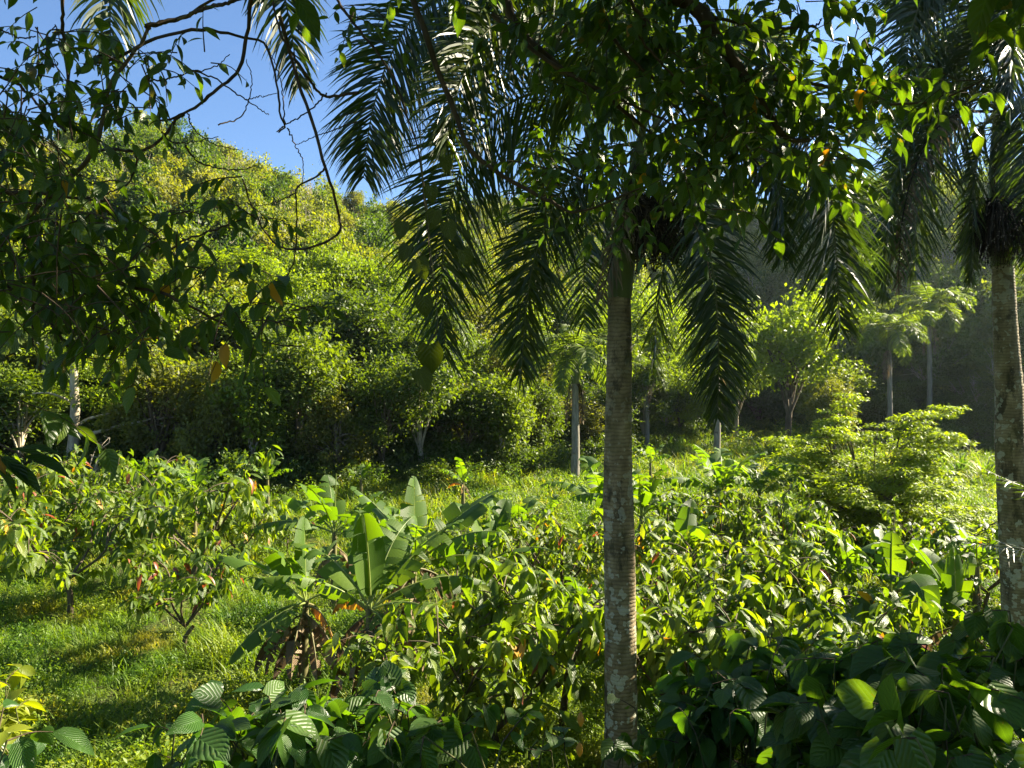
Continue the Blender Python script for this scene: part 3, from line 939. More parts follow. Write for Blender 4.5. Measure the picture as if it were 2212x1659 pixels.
# the palm at the right edge
pr = root('royal_palm', 'royal palm at the right picture edge with a crooked mottled trunk', 'palm', tuple(on_ground(2200, 12.6)), 'royal palms')
off = np.array(pr.location)
gb = on_ground(2200, 12.6)
palm_trunk(pr, rel([gb - [0, 0, 0.3], P(2202, 1350, 12.6), P(2192, 1150, 12.6), P(2182, 980, 12.6), P(2180, 850, 12.6), P(2172, 720, 12.6), P(2166, 570, 12.6)], off), [0.30, 0.27, 0.25, 0.225, 0.225, 0.205, 0.185, 0.165], M_TRUNK2)
palm_trunk(pr, rel([P(2166, 575, 12.6), P(2163, 480, 12.6), P(2160, 370, 12.6), P(2160, 235, 12.6)], off), [0.175, 0.205, 0.17, 0.10], M_SHAFT, n=30, name='crownshaft')
C = (2160, 240, 12.6)
RIGHT_FRONDS = [
    ([C, (2095, 215, 12.4), (2030, 285, 12.2), (1990, 400, 12.1), (1970, 590, 12.0)], dict(Lmax=1.08)),
    ([C, (2080, 190, 12.2), (1990, 260, 11.9), (1935, 380, 11.8), (1915, 520, 11.8), (1908, 640, 11.8)], dict(Lmax=0.81)),
    ([C, (2125, 275, 12.4), (2108, 370, 12.3), (2100, 480, 12.3), (2098, 610, 12.3)], dict(Lmax=0.68)),
    ([C, (2120, 70, 12.4), (2050, -60, 12.3), (1980, -60, 12.2), (1935, 40, 12.2)], {}),
    ([C, (2090, 120, 12.8), (2020, 130, 13.0), (1960, 240, 13.1), (1935, 380, 13.1)], dict(Lmax=0.8)),
    ([C, (2150, 60, 12.4), (2100, -80, 12.2), (2020, -60, 12.0), (1970, 60, 11.9), (1950, 180, 11.9)], {}),
    ([C, (2180, 70, 12.4), (2200, -60, 12.1), (2200, -30, 11.7), (2190, 90, 11.4), (2180, 200, 11.3)], {}),
    ([C, (2230, 120, 12.5), (2310, 150, 12.4), (2370, 290, 12.4), (2390, 450, 12.4)], {}),
    ([C, (2200, 230, 12.2), (2230, 320, 12.0), (2240, 450, 12.0), (2242, 600, 12.0)], dict(Lmax=0.81)),
    ([C, (2250, 60, 12.8), (2350, 0, 13.0), (2430, 80, 13.0)], {}),
    ([C, (2160, 80, 13.4), (2150, 20, 14.6), (2140, 120, 15.6)], {}),
    ([C, (2100, 160, 13.4), (2040, 130, 14.4), (1990, 220, 15.2), (1970, 330, 15.5)], {}),
]
for i, (sp, kw) in enumerate(RIGHT_FRONDS):
    put_frond(pr, rel(W(sp), off), seed=1200 + i, **{**dict(n=230, Lmax=1.12, width=0.036, droop=0.42, plume=0.5, twist=1.1 if i % 3 else 1.4), **kw})
put_frond(pr, rel(W([C, (2060, 250, 12.1), (1990, 330, 11.9), (1950, 470, 11.8), (1940, 620, 11.8)]), off), seed=1290, n=70, Lmax=0.45, mat=M_DEADFROND, rmat=M_BROWN, droop=0.9)
fruit_brush(pr, P(2150, 430, 12.4) - off, 330, 1.15, 0.42, 7, (-0.25, -0.2, -1))
fruit_brush(pr, P(2175, 450, 12.4) - off, 120, 0.9, 0.4, 8, (0.2, -0.3, -1))

# a palm left of the view whose fronds hang into the top of it
pl = root('royal_palm', 'royal palm left of the view, two fronds hanging into the blue sky', 'palm', (-6.2, 6.2, gz(-6.2, 6.2)), 'royal palms')
off = np.array(pl.location)
palm_trunk(pl, rel([(-6.2, 6.2, gz(-6.2, 6.2) - 0.3), (-6.25, 6.25, 5.0), (-6.1, 6.3, 10.0)], off), [0.24, 0.2, 0.16], M_TRUNK)
palm_trunk(pl, rel([(-6.1, 6.3, 9.95), (-6.1, 6.3, 10.7), (-6.05, 6.35, 11.6)], off), [0.16, 0.18, 0.09], M_SHAFT, n=30, name='crownshaft')
c0 = np.array([-6.05, 6.35, 11.5])
put_frond(pl, rel([c0, (-5.0, 6.6, 12.2), (-4.2, 6.8, 11.4), P(250, -150, 6.9), P(238, -20, 6.9), P(240, 130, 6.9)], off), seed=1301, n=110, Lmax=0.55, width=.036, twist=1.2)
put_frond(pl, rel([c0, (-4.6, 6.6, 12.6), (-3.2, 6.9, 12.0), P(560, -180, 7.0), P(612, -20, 7.0), P(648, 190, 7.0)], off), seed=1302, n=130, Lmax=0.62, width=.036, twist=1.2)
for i in range(9):
    a = i * 0.7 + 2.0
    q = np.array([math.cos(a), math.sin(a), 0])
    if q[0] > 0.3:
        continue
    put_frond(pl, rel([c0, c0 + q * 1.2 + [0, 0, 0.8], c0 + q * 2.6 + [0, 0, 0.5], c0 + q * 3.4 + [0, 0, -0.9]], off), seed=1310 + i, n=70)

# a young palm right of the view, frond tips reaching in
py_ = root('young_palm', 'young palm beyond the right picture edge, one frond reaching in beside the trunk', 'palm', tuple(on_ground(2620, 9.5)), 'young palms')
off = np.array(py_.location)
palm_trunk(py_, [np.zeros(3) - [0, 0, 0.2], np.array([0, 0, 0.8]), np.array([0.05, 0, 1.6])], [0.14, 0.13, 0.09], M_TRUNK, sides=16, n=20)
c0 = off + np.array([0.05, 0, 1.6])
for i, tip in enumerate([P(2085, 1170, 9.3), P(2120, 1010, 9.8), P(2350, 800, 9.5), P(2800, 800, 9.5), P(3000, 1100, 9.5), P(2500, 1000, 7.5)]):
    mid = (c0 + tip) / 2 + np.array([0, 0, 0.55])
    put_frond(py_, rel([c0, mid, tip], off), seed=1330 + i, n=60, Lmax=0.55, droop=0.3, plume=0.1, width=0.02)

# far palms share four frond meshes
FAR_FROND = []
for k in range(5):
    e, pts, p = math.radians([62, 48, 30, 15, -5][k]), [], np.zeros(3)
    for s in range(8):
        pts.append(p.copy())
        p = p + np.array([math.cos(e), 0.03 * math.sin(s), math.sin(e)]) * 0.45
        e -= math.radians([13, 15, 15, 14, 13][k])
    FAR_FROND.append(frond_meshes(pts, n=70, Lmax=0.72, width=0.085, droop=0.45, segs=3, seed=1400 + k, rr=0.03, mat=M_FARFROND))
DEAD_FROND = frond_meshes([(0, 0, 0), (0.25, 0, -0.3), (0.38, 0, -1.1), (0.40, 0, -2.0)], n=34, Lmax=0.4, width=0.05, droop=0.8, segs=3, seed=1450, mat=M_DEADFROND, rmat=M_BROWN)
FT = MB()
tube(FT, curve([(0, 0, 0), (0.03, 0.02, 0.35), (-0.02, 0.0, 0.7), (0, 0, 1)], 24), np.linspace(1.15, 0.8, 24) * (1 + 0.03 * np.sin(np.arange(24))), 12)
FAR_TRUNK = FT.build('trunk', M_FARTRUNK)
FS = MB()
tube(FS, curve([(0, 0, 0), (0, 0, 0.5), (0, 0, 1.0), (0, 0, 1.5)], 10), np.interp(np.linspace(0, 1, 10), [0, .3, 1], [0.15, 0.17, 0.07]), 10)
FAR_SHAFT = FS.build('crownshaft', M_SHAFT)


def far_palm(px, ycrown, d, rad, label, sc=1.0, dead=2, name='royal_palm', base=None):
    g = on_ground(px, d)
    h = EYE + (CY - ycrown) / F * d - g[2]
    o = root(name, label, 'palm', tuple(g), 'royal palms')
    hs = h - 1.4 * sc
    part('trunk', FAR_TRUNK, o, Matrix.LocRotScale(Vector((0, 0, -0.2)), None, Vector((rad, rad, hs + 0.25))))
    part('crownshaft', FAR_SHAFT, o, Matrix.LocRotScale(Vector((0, 0, hs)), None, Vector((sc * rad / 0.17,) * 2 + (sc,))))
    a = rnd.uniform(0, 6)
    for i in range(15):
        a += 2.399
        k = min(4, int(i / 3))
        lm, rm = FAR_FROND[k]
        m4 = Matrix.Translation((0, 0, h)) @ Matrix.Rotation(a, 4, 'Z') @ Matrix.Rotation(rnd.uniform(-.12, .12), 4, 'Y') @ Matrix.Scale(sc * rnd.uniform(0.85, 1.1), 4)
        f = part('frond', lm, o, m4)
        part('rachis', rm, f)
    for i in range(dead):
        m4 = Matrix.Translation((0, 0, hs + 0.2)) @ Matrix.Rotation(rnd.uniform(0, 6.28), 4, 'Z') @ Matrix.Scale(sc, 4)
        f = part('frond', DEAD_FROND[0], o, m4, label='dry brown hanging frond')
        part('rachis', DEAD_FROND[1], f)
    return o


far_palm(1243, 765, 40, 0.22, 'pale-trunked royal palm left of the big centre trunk, dry fronds hanging', 1.15, 5)
far_palm(957, 700, 46, 0.20, 'royal palm half hidden in bushes behind the big hanging frond', 0.9, 2)
far_palm(1121, 740, 50, 0.19, 'thin royal palm in the bushes between two pale-trunked palms', 0.85, 2)
far_palm(1549, 740, 50, 0.22, 'pale-trunked royal palm right of the big centre trunk at the grass strip', 1.05, 2)
far_palm(1397, 800, 56, 0.20, 'small royal palm just right of the big centre trunk', 0.8, 2)
far_palm(1922, 712, 58, 0.19, 'lowest and leftmost of the three royal palms on the shaded right side', 1.2, 2)
far_palm(2008, 660, 64, 0.20, 'middle one of the three royal palms on the shaded right side', 1.3, 2)
far_palm(2088, 655, 74, 0.24, 'farthest of the three royal palms on the shaded right side', 1.2, 1)
far_palm(2250, 640, 62, 0.23, 'royal palm just beyond the right picture edge behind the mottled trunk', 1.1, 1)
far_palm(100, 720, 43, 0.22, 'royal palm with brown dry fronds behind the dark leaves at left', 0.9, 5)
far_palm(5, 740, 44, 0.20, 'royal palm with dry fronds at the left picture edge', 0.9, 5)
far_palm(700, 600, 66, 0.20, 'small palm crown rising from the woods at the hill foot', 0.75, 0)


# ------------------------------------------------------------------ the pale tree with bare limbs at left
def free_tree(name, label, cat, base, limbs, mat, group=None):
    o = root(name, label, cat, tuple(base), group)
    return o


T1 = root('pale_tree', 'pale-trunked tree at left with a bare limb reaching right', 'tree', tuple(on_ground(152, 39)))
off = np.array(T1.location)
def limb(o, pts, r0, r1, mat, sides=8, n=16, name='limb', bump=0.03):
    m = MB()
    tube(m, curve(pts, n), np.linspace(r0, r1, n), sides, bump=bump)
    return part(name, m.build(name, mat), o)
limb(T1, rel([on_ground(148, 39) - [0, 0, .3], P(158, 960, 39.0), P(162, 880, 39.0), P(160, 800, 39.0), P(168, 720, 39.0), P(172, 660, 39.0)], off), 0.31, 0.12, M_PALEBARK, 10, 24, 'trunk')
for sp, r in (([(164, 940, 39.0), (205, 935, 38.6), (250, 922, 38.4), (300, 912, 38.2), (325, 905, 38.0)], .13), ([(162, 925, 39.0), (190, 905, 39.4), (240, 890, 39.6), (300, 850, 40.0)], .11),
              ([(162, 800, 39.0), (120, 760, 39.0), (80, 740, 39.0)], .11), ([(164, 760, 39.0), (220, 700, 39.0), (280, 680, 39.5)], .1), ([(160, 870, 39.0), (110, 850, 38.0), (70, 850, 37.5)], .08)):
    limb(T1, rel(W(sp), off), r, 0.03, M_PALEBARK, 6, 12)
rng = np.random.default_rng(77)
cl = np.vstack([np.array([P(rng.normal(250, 70), rng.normal(800, 60), 39.3 + rng.normal()) for _ in range(70)]), np.array([P(rng.normal(200, 60), rng.normal(690, 30), 39.3 + rng.normal()) for _ in range(40)])]) - off
m = MB()
n = 60
idx = np.repeat(np.arange(len(cl)), n)
p = cl[idx] + rng.normal(size=(len(idx), 3)) * np.array([0.5, 0.5, 0.14])
m.inst(TPL_DIAMOND, frames(rng.normal(size=p.shape) + [0, 0, -.2], norm(rng.normal(size=p.shape) * .5 + [0, 0, 1])), p, rng.uniform(0.12, 0.24, len(p)), 0.5 * rng.random(len(cl))[idx] + .5 * rng.random(len(p)))
part('crown', m.build('crown', M_TREE), T1, color=TONE['yellow'])

# grey leafless shrub in front of it
DS = root('leafless_shrub', 'pale leafless shrub among green bushes below the pale tree', 'shrub', tuple(on_ground(205, 34)))
m = MB()
rng = np.random.default_rng(12)
for i in range(7):
    a = rng.uniform(0, 6.28)
    q = np.array([math.cos(a) * .8, math.sin(a) * .5, rng.uniform(1.0, 2.3)])
    c = curve([(0, 0, -.1), q * .4 + rng.normal(size=3) * .12, q * .75 + rng.normal(size=3) * .15, q * 1.1], 8)
    tube(m, c, np.linspace(.05, .015, 8), 5)
    for j in range(5):
        s = c[rng.integers(3, 8)]
        tube(m, curve([s, s + rng.normal(size=3) * .2 + [0, 0, .2], s + rng.normal(size=3) * .35 + [0, 0, .35]], 4), np.linspace(.02, .006, 4), 4)
part('branches', m.build('branches', M_PALEBARK), DS)

# ------------------------------------------------------------------ the spreading yellow-green tree on the right
SP = root('spreading_tree', 'spreading yellow green tree with flat layered sprays on the right', 'tree', tuple(on_ground(1885, 25)))
off = np.array(SP.location)
rng = np.random.default_rng(31)
m = MB()
b0 = np.zeros(3)
tube(m, curve([b0 - [0, 0, .3], b0 + [0.05, 0, .5], b0 + [0, 0, 1.0]], 6), np.linspace(.15, .12, 6), 8, bump=.04)
part('trunk', m.build('trunk', M_BARK), SP)
tips = []
LMB = []
for i in range(32):
    a = i * 2.399
    el = math.radians(rng.uniform(10, 75))
    Lr = rng.uniform(2.8, 4.3) * (0.9 + 0.15 * math.sin(el))
    q = np.array([math.cos(a) * math.cos(el), math.sin(a) * math.cos(el) * 0.9, math.sin(el)])
    s = b0 + [0, 0, rng.uniform(.4, 1.0)]
    c = curve([s, s + q * Lr * .35 + [0, 0, .1], s + q * Lr * .7 + rng.normal(size=3) * .12, s + q * Lr], 12)
    m = MB()
    tube(m, c, np.linspace(.055, .012, 12), 5)
    for j in range(7):
        t = c[rng.integers(4, 12)]
        e = t + norm(q * np.array([1, 1, .3]) + rng.normal(size=3) * np.array([.8, .8, .35])) * rng.uniform(.4, 1.1)
        tube(m, curve([t, (t + e) / 2 + [0, 0, .08], e], 5), np.linspace(.018, .006, 5), 4)
        tips += [e, (t + e) / 2]
    tips.append(c[-1])
    part('branch', m.build('branch', M_BARK), SP)
tips = np.array(tips)
n = 100
idx = np.repeat(np.arange(len(tips)), n)
an, rd = rng.uniform(0, 6.28, len(idx)), np.sqrt(rng.random(len(idx))) * 0.42
p = tips[idx] + np.stack([np.cos(an) * rd, np.sin(an) * rd, rng.normal(0, .035, len(idx)) - 0.25 * rd ** 2], 1)
dr = np.stack([np.cos(an), np.sin(an), rng.normal(-.25, .2, len(an))], 1) + rng.normal(size=p.shape) * .3
m = MB()
m.inst(TPL_DIAMOND, frames(dr, norm(rng.normal(size=p.shape) * .3 + [0, 0, 1])), p, rng.uniform(.09, .17, len(p)), .5 * rng.random(len(tips))[idx] + .5 * rng.random(len(p)))
part('crown', m.build('crown', M_TREE), SP, color=(0.185, 0.245, 0.022))


# ------------------------------------------------------------------ cacao trees
def cacao_data(seed, h=1.7, spread=0.9, whorls=20, per=9):
    rng = np.random.default_rng(seed)
    wood = MB()
    fork = h * rng.uniform(0.22, 0.32)
    tube(wood, curve([(0, 0, -.2), (rng.normal() * .04, rng.normal() * .04, fork * .5), (rng.normal() * .06, rng.normal() * .06, fork)], 6), np.linspace(.045, .032, 6), 7, bump=.05)
    ends = []
    nb = rng.integers(4, 6)
    for i in range(nb):
        a = i * 6.28 / nb + rng.uniform(-.4, .4)
        r = spread * rng.uniform(.5, 1)
        q = np.array([math.cos(a) * r, math.sin(a) * r, h * rng.uniform(.72, .98)])
        s = np.array([0, 0, fork])
        c = curve([s, s + (q - s) * [.45, .45, .35], s + (q - s) * .75 + rng.normal(size=3) * .06, q], 9)
        tube(wood, c, np.linspace(.022, .008, 9), 5)
        ends.append(q)
        for j in range(max(2, whorls // nb)):
            t = c[rng.integers(3, 9)]
            e = t + norm(rng.normal(size=3) * [1, 1, .55] + (q - s) * [.6, .6, .1]) * rng.uniform(.2, .55) * spread
            tube(wood, curve([t, (t + e) / 2 + [0, 0, .05], e], 4), np.linspace(.010, .004, 4), 4)
            ends.append(e)
    T, D, U = [], [], []
    for e in ends:
        k = rng.integers(per - 3, per + 3)
        a0 = rng.uniform(0, 6.28)
        for i in range(k):
            a = a0 + i * 2.399
            T.append(e + rng.normal(size=3) * [.06, .06, .05])
            D.append((math.cos(a), math.sin(a), rng.uniform(-1.3, .15)))
            U.append((math.cos(a) * .5, math.sin(a) * .5, 1.0))
    D, U, T = np.array(D), np.array(U), np.array(T)
    U = U + rng.normal(size=U.shape) * .3
    S = rng.uniform(.13, .26, len(T))
    young = rng.random(len(T)) < 0.008
    yellow = rng.random(len(T)) < 0.01
    return wood, frames(D, U), T, S, rng.random(len(T)), young, yellow


def one_leaf(tpl, mat, name='leaf', var=0.5):
    m = MB()
    m.inst(tpl, np.eye(3)[None], np.zeros((1, 3)), np.ones(1), [var])
    return m.build(name, mat)


LEAF_CACAO = [one_leaf(TPL_CACAO, M_CACAO, var=v) for v in (0.1, 0.35, 0.6, 0.9)]
LEAF_CACAO2 = [one_leaf(leaf_tpl(0.38, 5, 0.18, 0.6, 0.5, wave=-0.02), M_CACAO, var=v) for v in (0.2, 0.7)]
LEAF_YOUNG = one_leaf(leaf_tpl(0.30, 5, 0.25, 0.5, 0.5), M_YOUNG)
LEAF_YELLOW = one_leaf(TPL_CACAO, M_YELLOW)
CACAO = []
for k in range(6):
    wood, R, T, S, var, yg, yl = cacao_data(500 + k, 1.7, 0.95, 44, 12)
    m = MB()
    g = ~(yg | yl)
    m.inst(TPL_CACAO, R[g], T[g], S[g], var[g])
    m.inst(TPL_CACAO, R[yg], T[yg], S[yg], var[yg], 1)
    m.inst(TPL_CACAO, R[yl], T[yl], S[yl], var[yl], 2)
    CACAO.append((m.build('foliage', [M_CACAO, M_YOUNG, M_YELLOW]), wood.build('trunk', M_BARK), (R, T, S, yg, yl)))


def cacao(px, d, sc, k, label, leaves=False, young=False, zoff=0.0, squash=1.0):
    g = on_ground(px, d)
    o = root('cacao_tree', label, 'cacao tree', (g[0], g[1], g[2] + zoff), 'cacao trees', rnd.uniform(0, 6.28), (sc, sc, sc * squash))
    fm, wm, (R, T, S, yg, yl) = CACAO[k]
    part('trunk', wm, o)
    if leaves:
        order = np.argsort(-S)
        keep, rest = order[:290], order[290:]
        m = MB()
        m.inst(TPL_CACAO, R[rest], T[rest], S[rest], RNG.random(len(rest)))
        part('foliage', m.build('foliage', M_CACAO), o, kind='stuff')
        for i, m4 in zip(keep, mats4(R[keep], T[keep], S[keep])):
            if yl[i]:
                lm = LEAF_YELLOW
            elif yg[i] or (young and rnd.random() < 0.06):
                lm = LEAF_YOUNG
            else:
                lm = rnd.choice(LEAF_CACAO + LEAF_CACAO2)
            part('leaf', lm, o, m4)
    else:
        part('foliage', fm, o, kind='stuff')
    return o


cacao(400, 14.8, 1.25, 0, 'small cacao tree with reddish young leaves, alone in the sunlit grass', True, True)
cacao(150, 17.2, 1.7, 1, 'yellow green cacao tree at left with a forked dark trunk in the grass', True)
cacao(55, 20.5, 1.8, 2, 'cacao tree at the left edge with red leaf tips on top', True, True)
cacao(430, 19.5, 1.85, 3, 'full leafy cacao tree behind the small reddish one', True)
cacao(240, 22.0, 1.5, 4, 'cacao tree in the gap between the two left cacao trees', False)
cacao(515, 20.8, 1.35, 5, 'thin pale-stemmed cacao tree left of the banana clump', False)
cacao(330, 26.0, 1.7, 0, 'far cacao tree above the full leafy one at left', False)
cacao(30, 25.5, 1.6, 4, 'far cacao tree at the left picture edge', False)
cacao(150, 28.0, 1.6, 5, 'far cacao tree below the pale leafless shrub', False)
cacao(1110, 17.6, 1.25, 1, 'cacao tree with two dark stems right of the withering banana leaf', False)
cacao(985, 18.5, 1.2, 2, 'cacao tree with red young leaves behind the main banana clump', False)
cacao(1215, 17.5, 1.3, 3, 'yellow green cacao tree just left of the big palm trunk', False)
cacao(1090, 22.5, 0.95, 4, 'far cacao tree between the small bananas and the pale-trunked palm', False)
cacao(620, 23.0, 0.75, 5, 'far low cacao tree behind the spear-leaved banana', False)
cacao(1420, 17.0, 1.35, 5, 'shaded cacao tree just right of the big palm trunk', False)
cacao(1560, 15.0, 1.40, 0, 'sunlit cacao tree right of the big trunk with upright yellow green leaves', False)
cacao(1650, 12.6, 1.45, 1, 'large bright cacao tree in the middle of the right half', True)
cacao(1780, 13.6, 1.35, 2, 'cacao tree with hanging yellow leaves left of the right bananas', True)
cacao(1500, 11.5, 1.25, 3, 'cacao tree right beside the lower part of the big trunk', False)
cacao(1440, 22.0, 1.35, 4, 'far cacao tree with reddish leaves right of the big trunk', False)
cacao(1560, 22.0, 1.35, 1, 'far cacao tree left of the weedy clearing', False)
cacao(1660, 21.0, 1.35, 3, 'far cacao tree at the edge of the weedy clearing', False)
cacao(1480, 27.0, 0.9, 2, 'farthest cacao tree by the bright grass strip', False)
cacao(1620, 27.0, 0.8, 5, 'far cacao tree beyond the clearing near the pale-trunked palm', False)
cacao(1740, 19.0, 1.2, 0, 'cacao tree in front of the spreading yellow green tree', False)
cacao(2130, 17.0, 1.3, 1, 'shaded cacao tree between the right bananas and the mottled trunk', False)
cacao(2010, 18.5, 1.3, 4, 'shaded cacao tree behind the right bananas', False)
cacao(900, 21.0, .85, 3, 'far cacao tree just behind the main banana clump', False)
# bushes at the foot of the bank
cacao(930, 10.4, 1.3, 2, 'leafy cacao bush below the main banana clump', True)
cacao(1075, 10.5, 1.4, 4, 'leafy cacao bush at the bottom, left of centre trunk, dense dark leaves', True)
cacao(1205, 11.4, 1.55, 5, 'tall leafy cacao bush touching the left side of the big trunk', True)
cacao(1480, 10.6, 1.4, 0, 'leafy cacao bush at the bottom right beside the big trunk', False)
cacao(1620, 9.8, 1.4, 1, 'leafy cacao bush right of the big trunk at the bottom', True)
cacao(1740, 9.6, 1.4, 3, 'half shaded cacao bush at the bottom below the large bright cacao tree', False)
cacao(1870, 9.6, 1.3, 5, 'shaded cacao bush in front of the right bananas', False)
pods = []
for px, py, d in ((1418, 1738, 8.0), (1415, 1812, 8.0), (1440, 1890, 7.9)):
    x, y = px * 0.8848, py * 0.8848
    m = MB()
    tt = np.linspace(0, 1, 9)
    tube(m, np.stack([0 * tt, 0 * tt, -0.16 * tt], 1), 0.04 * np.sin(np.pi * np.clip(tt, .03, .97)) ** .7, 10, bump=.04)
    pods.append((P(x, y, d), m.build('cacao_pod', M_POD)))
for (p, me), lab in zip(pods, ('ripe orange cacao pod hanging left of the big trunk, uppermost', 'ripe orange cacao pod hanging left of the big trunk, middle one', 'ripe orange cacao pod left of the big trunk, lowest near the picture bottom')):
    o = part('cacao_pod', me)
    o.location = p
    tag(o, lab, 'cacao pod', group='cacao pods')


# ------------------------------------------------------------------ banana plants
def banana_leaf(o, base, az, e0, e1, L, W_, seed, mat, tatter=0.35, fold=0.25, roll=0.0, side_curl=0.5, label=None):
    rng = np.random.default_rng(seed)
    n = 46
    s = np.linspace(0, 1, n)
    el = np.radians(e0 + (e1 - e0) * s ** 1.5)
    st = L / (n - 1)
    hx = np.concatenate([[0], np.cumsum(np.cos(el[:-1]) * st)])
    hz = np.concatenate([[0], np.cumsum(np.sin(el[:-1]) * st)])
    A = np.array([math.cos(az), math.sin(az), 0])
    B = np.array([-math.sin(az), math.cos(az), 0])
    Z = np.array([0, 0, 1.0])
    c = base + hx[:, None] * A + hz[:, None] * Z
    T = np.cos(el)[:, None] * A + np.sin(el)[:, None] * Z
    Nn = -np.sin(el)[:, None] * A + np.cos(el)[:, None] * Z
    cr, sr = math.cos(roll), math.sin(roll)
    S = cr * B[None] + sr * Nn
    Nn2 = -sr * B[None] + cr * Nn
    u = np.clip((s - 0.14) / 0.86, 0, 1)
    hw = W_ * 0.5 * np.clip(np.sin(np.pi * np.clip(u, 0, 1) ** 0.75), 0, 1) ** 0.55
    m = MB()
    k0 = int(0.14 * n)
    lat = np.array([0.03, 0.5, 1.0])
    for sgn in (1, -1):
        i = k0
        while i < n - 1:
            run = int(rng.integers(2, 5)) if rng.random() < tatter else int(rng.integers(5, 14))
            j = min(i + run, n - 1)
            f = fold + rng.normal(0, 0.10) + (rng.normal(-.15, .42) if rng.random() < tatter else 0)
            cu = side_curl * rng.uniform(0.6, 1.4)
            sl = np.arange(i, j + 1)
            gap = 0.012 if rng.random() < 0.5 else 0.09 * tatter * rng.random()
            V = []
            vv = []
            for q, kk in enumerate(sl):
                for l in lat:
                    w = hw[kk] * l
                    ang = f - cu * l
                    sh = 0.0
                    if q == 0:
                        sh = gap * l
                    if q == len(sl) - 1:
                        sh = -gap * l
                    V.append(c[kk] + sgn * S[kk] * w * math.cos(ang) + Nn2[kk] * w * math.sin(ang) + T[kk] * (sh + 0.18 * w))
                    vv.append((0.5 + sgn * 0.5 * l, s[kk]))
            nr = len(sl)
            fa = []
            for q in range(nr - 1):
                for l in range(2):
                    a = q * 3 + l
                    fa.append((a, a + 1, a + 4, a + 3) if sgn > 0 else (a, a + 3, a + 4, a + 1))
            m.add(V, fa, rng.random(), vv)
            i = j
    blade = part('leaf', m.build('leaf', mat), o, label=label)
    r = MB()
    tube(r, c[:-1] - Nn2[:-1] * 0.008, np.linspace(0.022, 0.004, n - 1) * (0.6 + 0.25 * L), 5)
    part('midrib', r.build('midrib', M_RIB if mat is M_BANANA else M_STEM), blade)
    return blade


def banana(px, d, hc, label, nleaf=8, L=1.9, seed=0, leaves=None, dead=3, orange=0, lean=(0, 0), bunch=False, spear=0.0, rad=0.085):
    g = on_ground(px, d)
    o = root('banana_plant', label, 'banana plant', tuple(g), 'banana plants')
    rng = np.random.default_rng(seed)
    m = MB()
    top = np.array([lean[0], lean[1], hc])
    tube(m, curve([(0, 0, -.2), top * [.3, .3, .5], top], 12), np.linspace(rad * 1.2, rad * 0.6, 12), 10, bump=.03)
    part('stem', m.build('stem', M_STEM), o)
    sd = seed * 50
    a = rng.uniform(0, 6.28)
    sp = leaves or []
    for i in range(max(0, nleaf - len(sp))):
        a += 2.399
        age = i / max(1, nleaf)
        sp = sp + [(math.degrees(a), 78 - 45 * age + rng.normal(0, 6), 20 - 75 * age + rng.normal(0, 10), L * rng.uniform(.8, 1.08), .25 + .3 * age)]
    for i, q in enumerate(sp):
        az, e0, e1, l, tat = q[:5]
        l *= 1.0 if e0 > 70 else 1.12
        banana_leaf(o, top - [0, 0, 0.06 * rng.random()], math.radians(az), e0, e1, l, l * rng.uniform(.28, .34) * (1.3 if e0 > 70 else 1), sd + i, M_BANANA, min(1, tat * 2 + (.25 if e0 < 70 else .05)), fold=0.35 - .5 * (e0 < 50) * rng.random(), roll=q[5] if len(q) > 5 else rng.normal(0, .25), side_curl=.35 + .5 * tat)
    for i in range(orange):
        banana_leaf(o, top - [0, 0, .1], math.radians(-60 + 200 * i) + rng.normal(0, .3), 15, -60, L * .8, L * .17, sd + 30 + i, M_BANORANGE, .5, fold=-.6, side_curl=.8, label='withering orange leaf')
    for i in range(dead):
        banana_leaf(o, top * rng.uniform(.75, .98), rng.uniform(0, 6.28), rng.uniform(-40, -10), -92, min(L * .85, hc * 1.0) * rng.uniform(.7, 1), L * rng.uniform(.14, .24), sd + 40 + i, M_BANDEAD, .8, fold=-1.0, side_curl=.9, label='dead brown hanging leaf')
    if spear:
        m = MB()
        tube(m, curve([top, top + [.02, 0, spear * .5], top + [.05, 0, spear]], 8), np.linspace(.03, .008, 8), 6)
        part('spear_leaf', m.build('spear_leaf', M_RIB), o)
    if bunch:
        m = MB()
        tube(m, curve([top, top + [.12, -.25, .12], top + [.15, -.42, -.2], top + [.15, -.45, -.85]], 12), np.linspace(.035, .02, 12), 6)
        st = part('fruit_bunch', m.build('fruit_bunch', M_STEM), o)
        fm = MB()
        tt = np.linspace(0, 1, 6)
        tube(fm, np.stack([.06 * np.sin(tt * 1.4), 0 * tt, .13 * tt], 1), .019 * np.sin(np.pi * np.clip(tt, .08, .95)) ** .5, 6)
        fme = fm.build('banana', M_FRUIT)
        for t in range(6):
            for j in range(9):
                b = top + np.array([.15, -.44, -.22 - t * .10])
                aa_ = j * .7 + t * .35
                m4 = Matrix.Translation(b) @ Matrix.Rotation(aa_, 4, 'Z') @ Matrix.Translation((.045, 0, 0)) @ Matrix.Rotation(.45, 4, 'Y')
                part('banana', fme, st, m4)
    return o


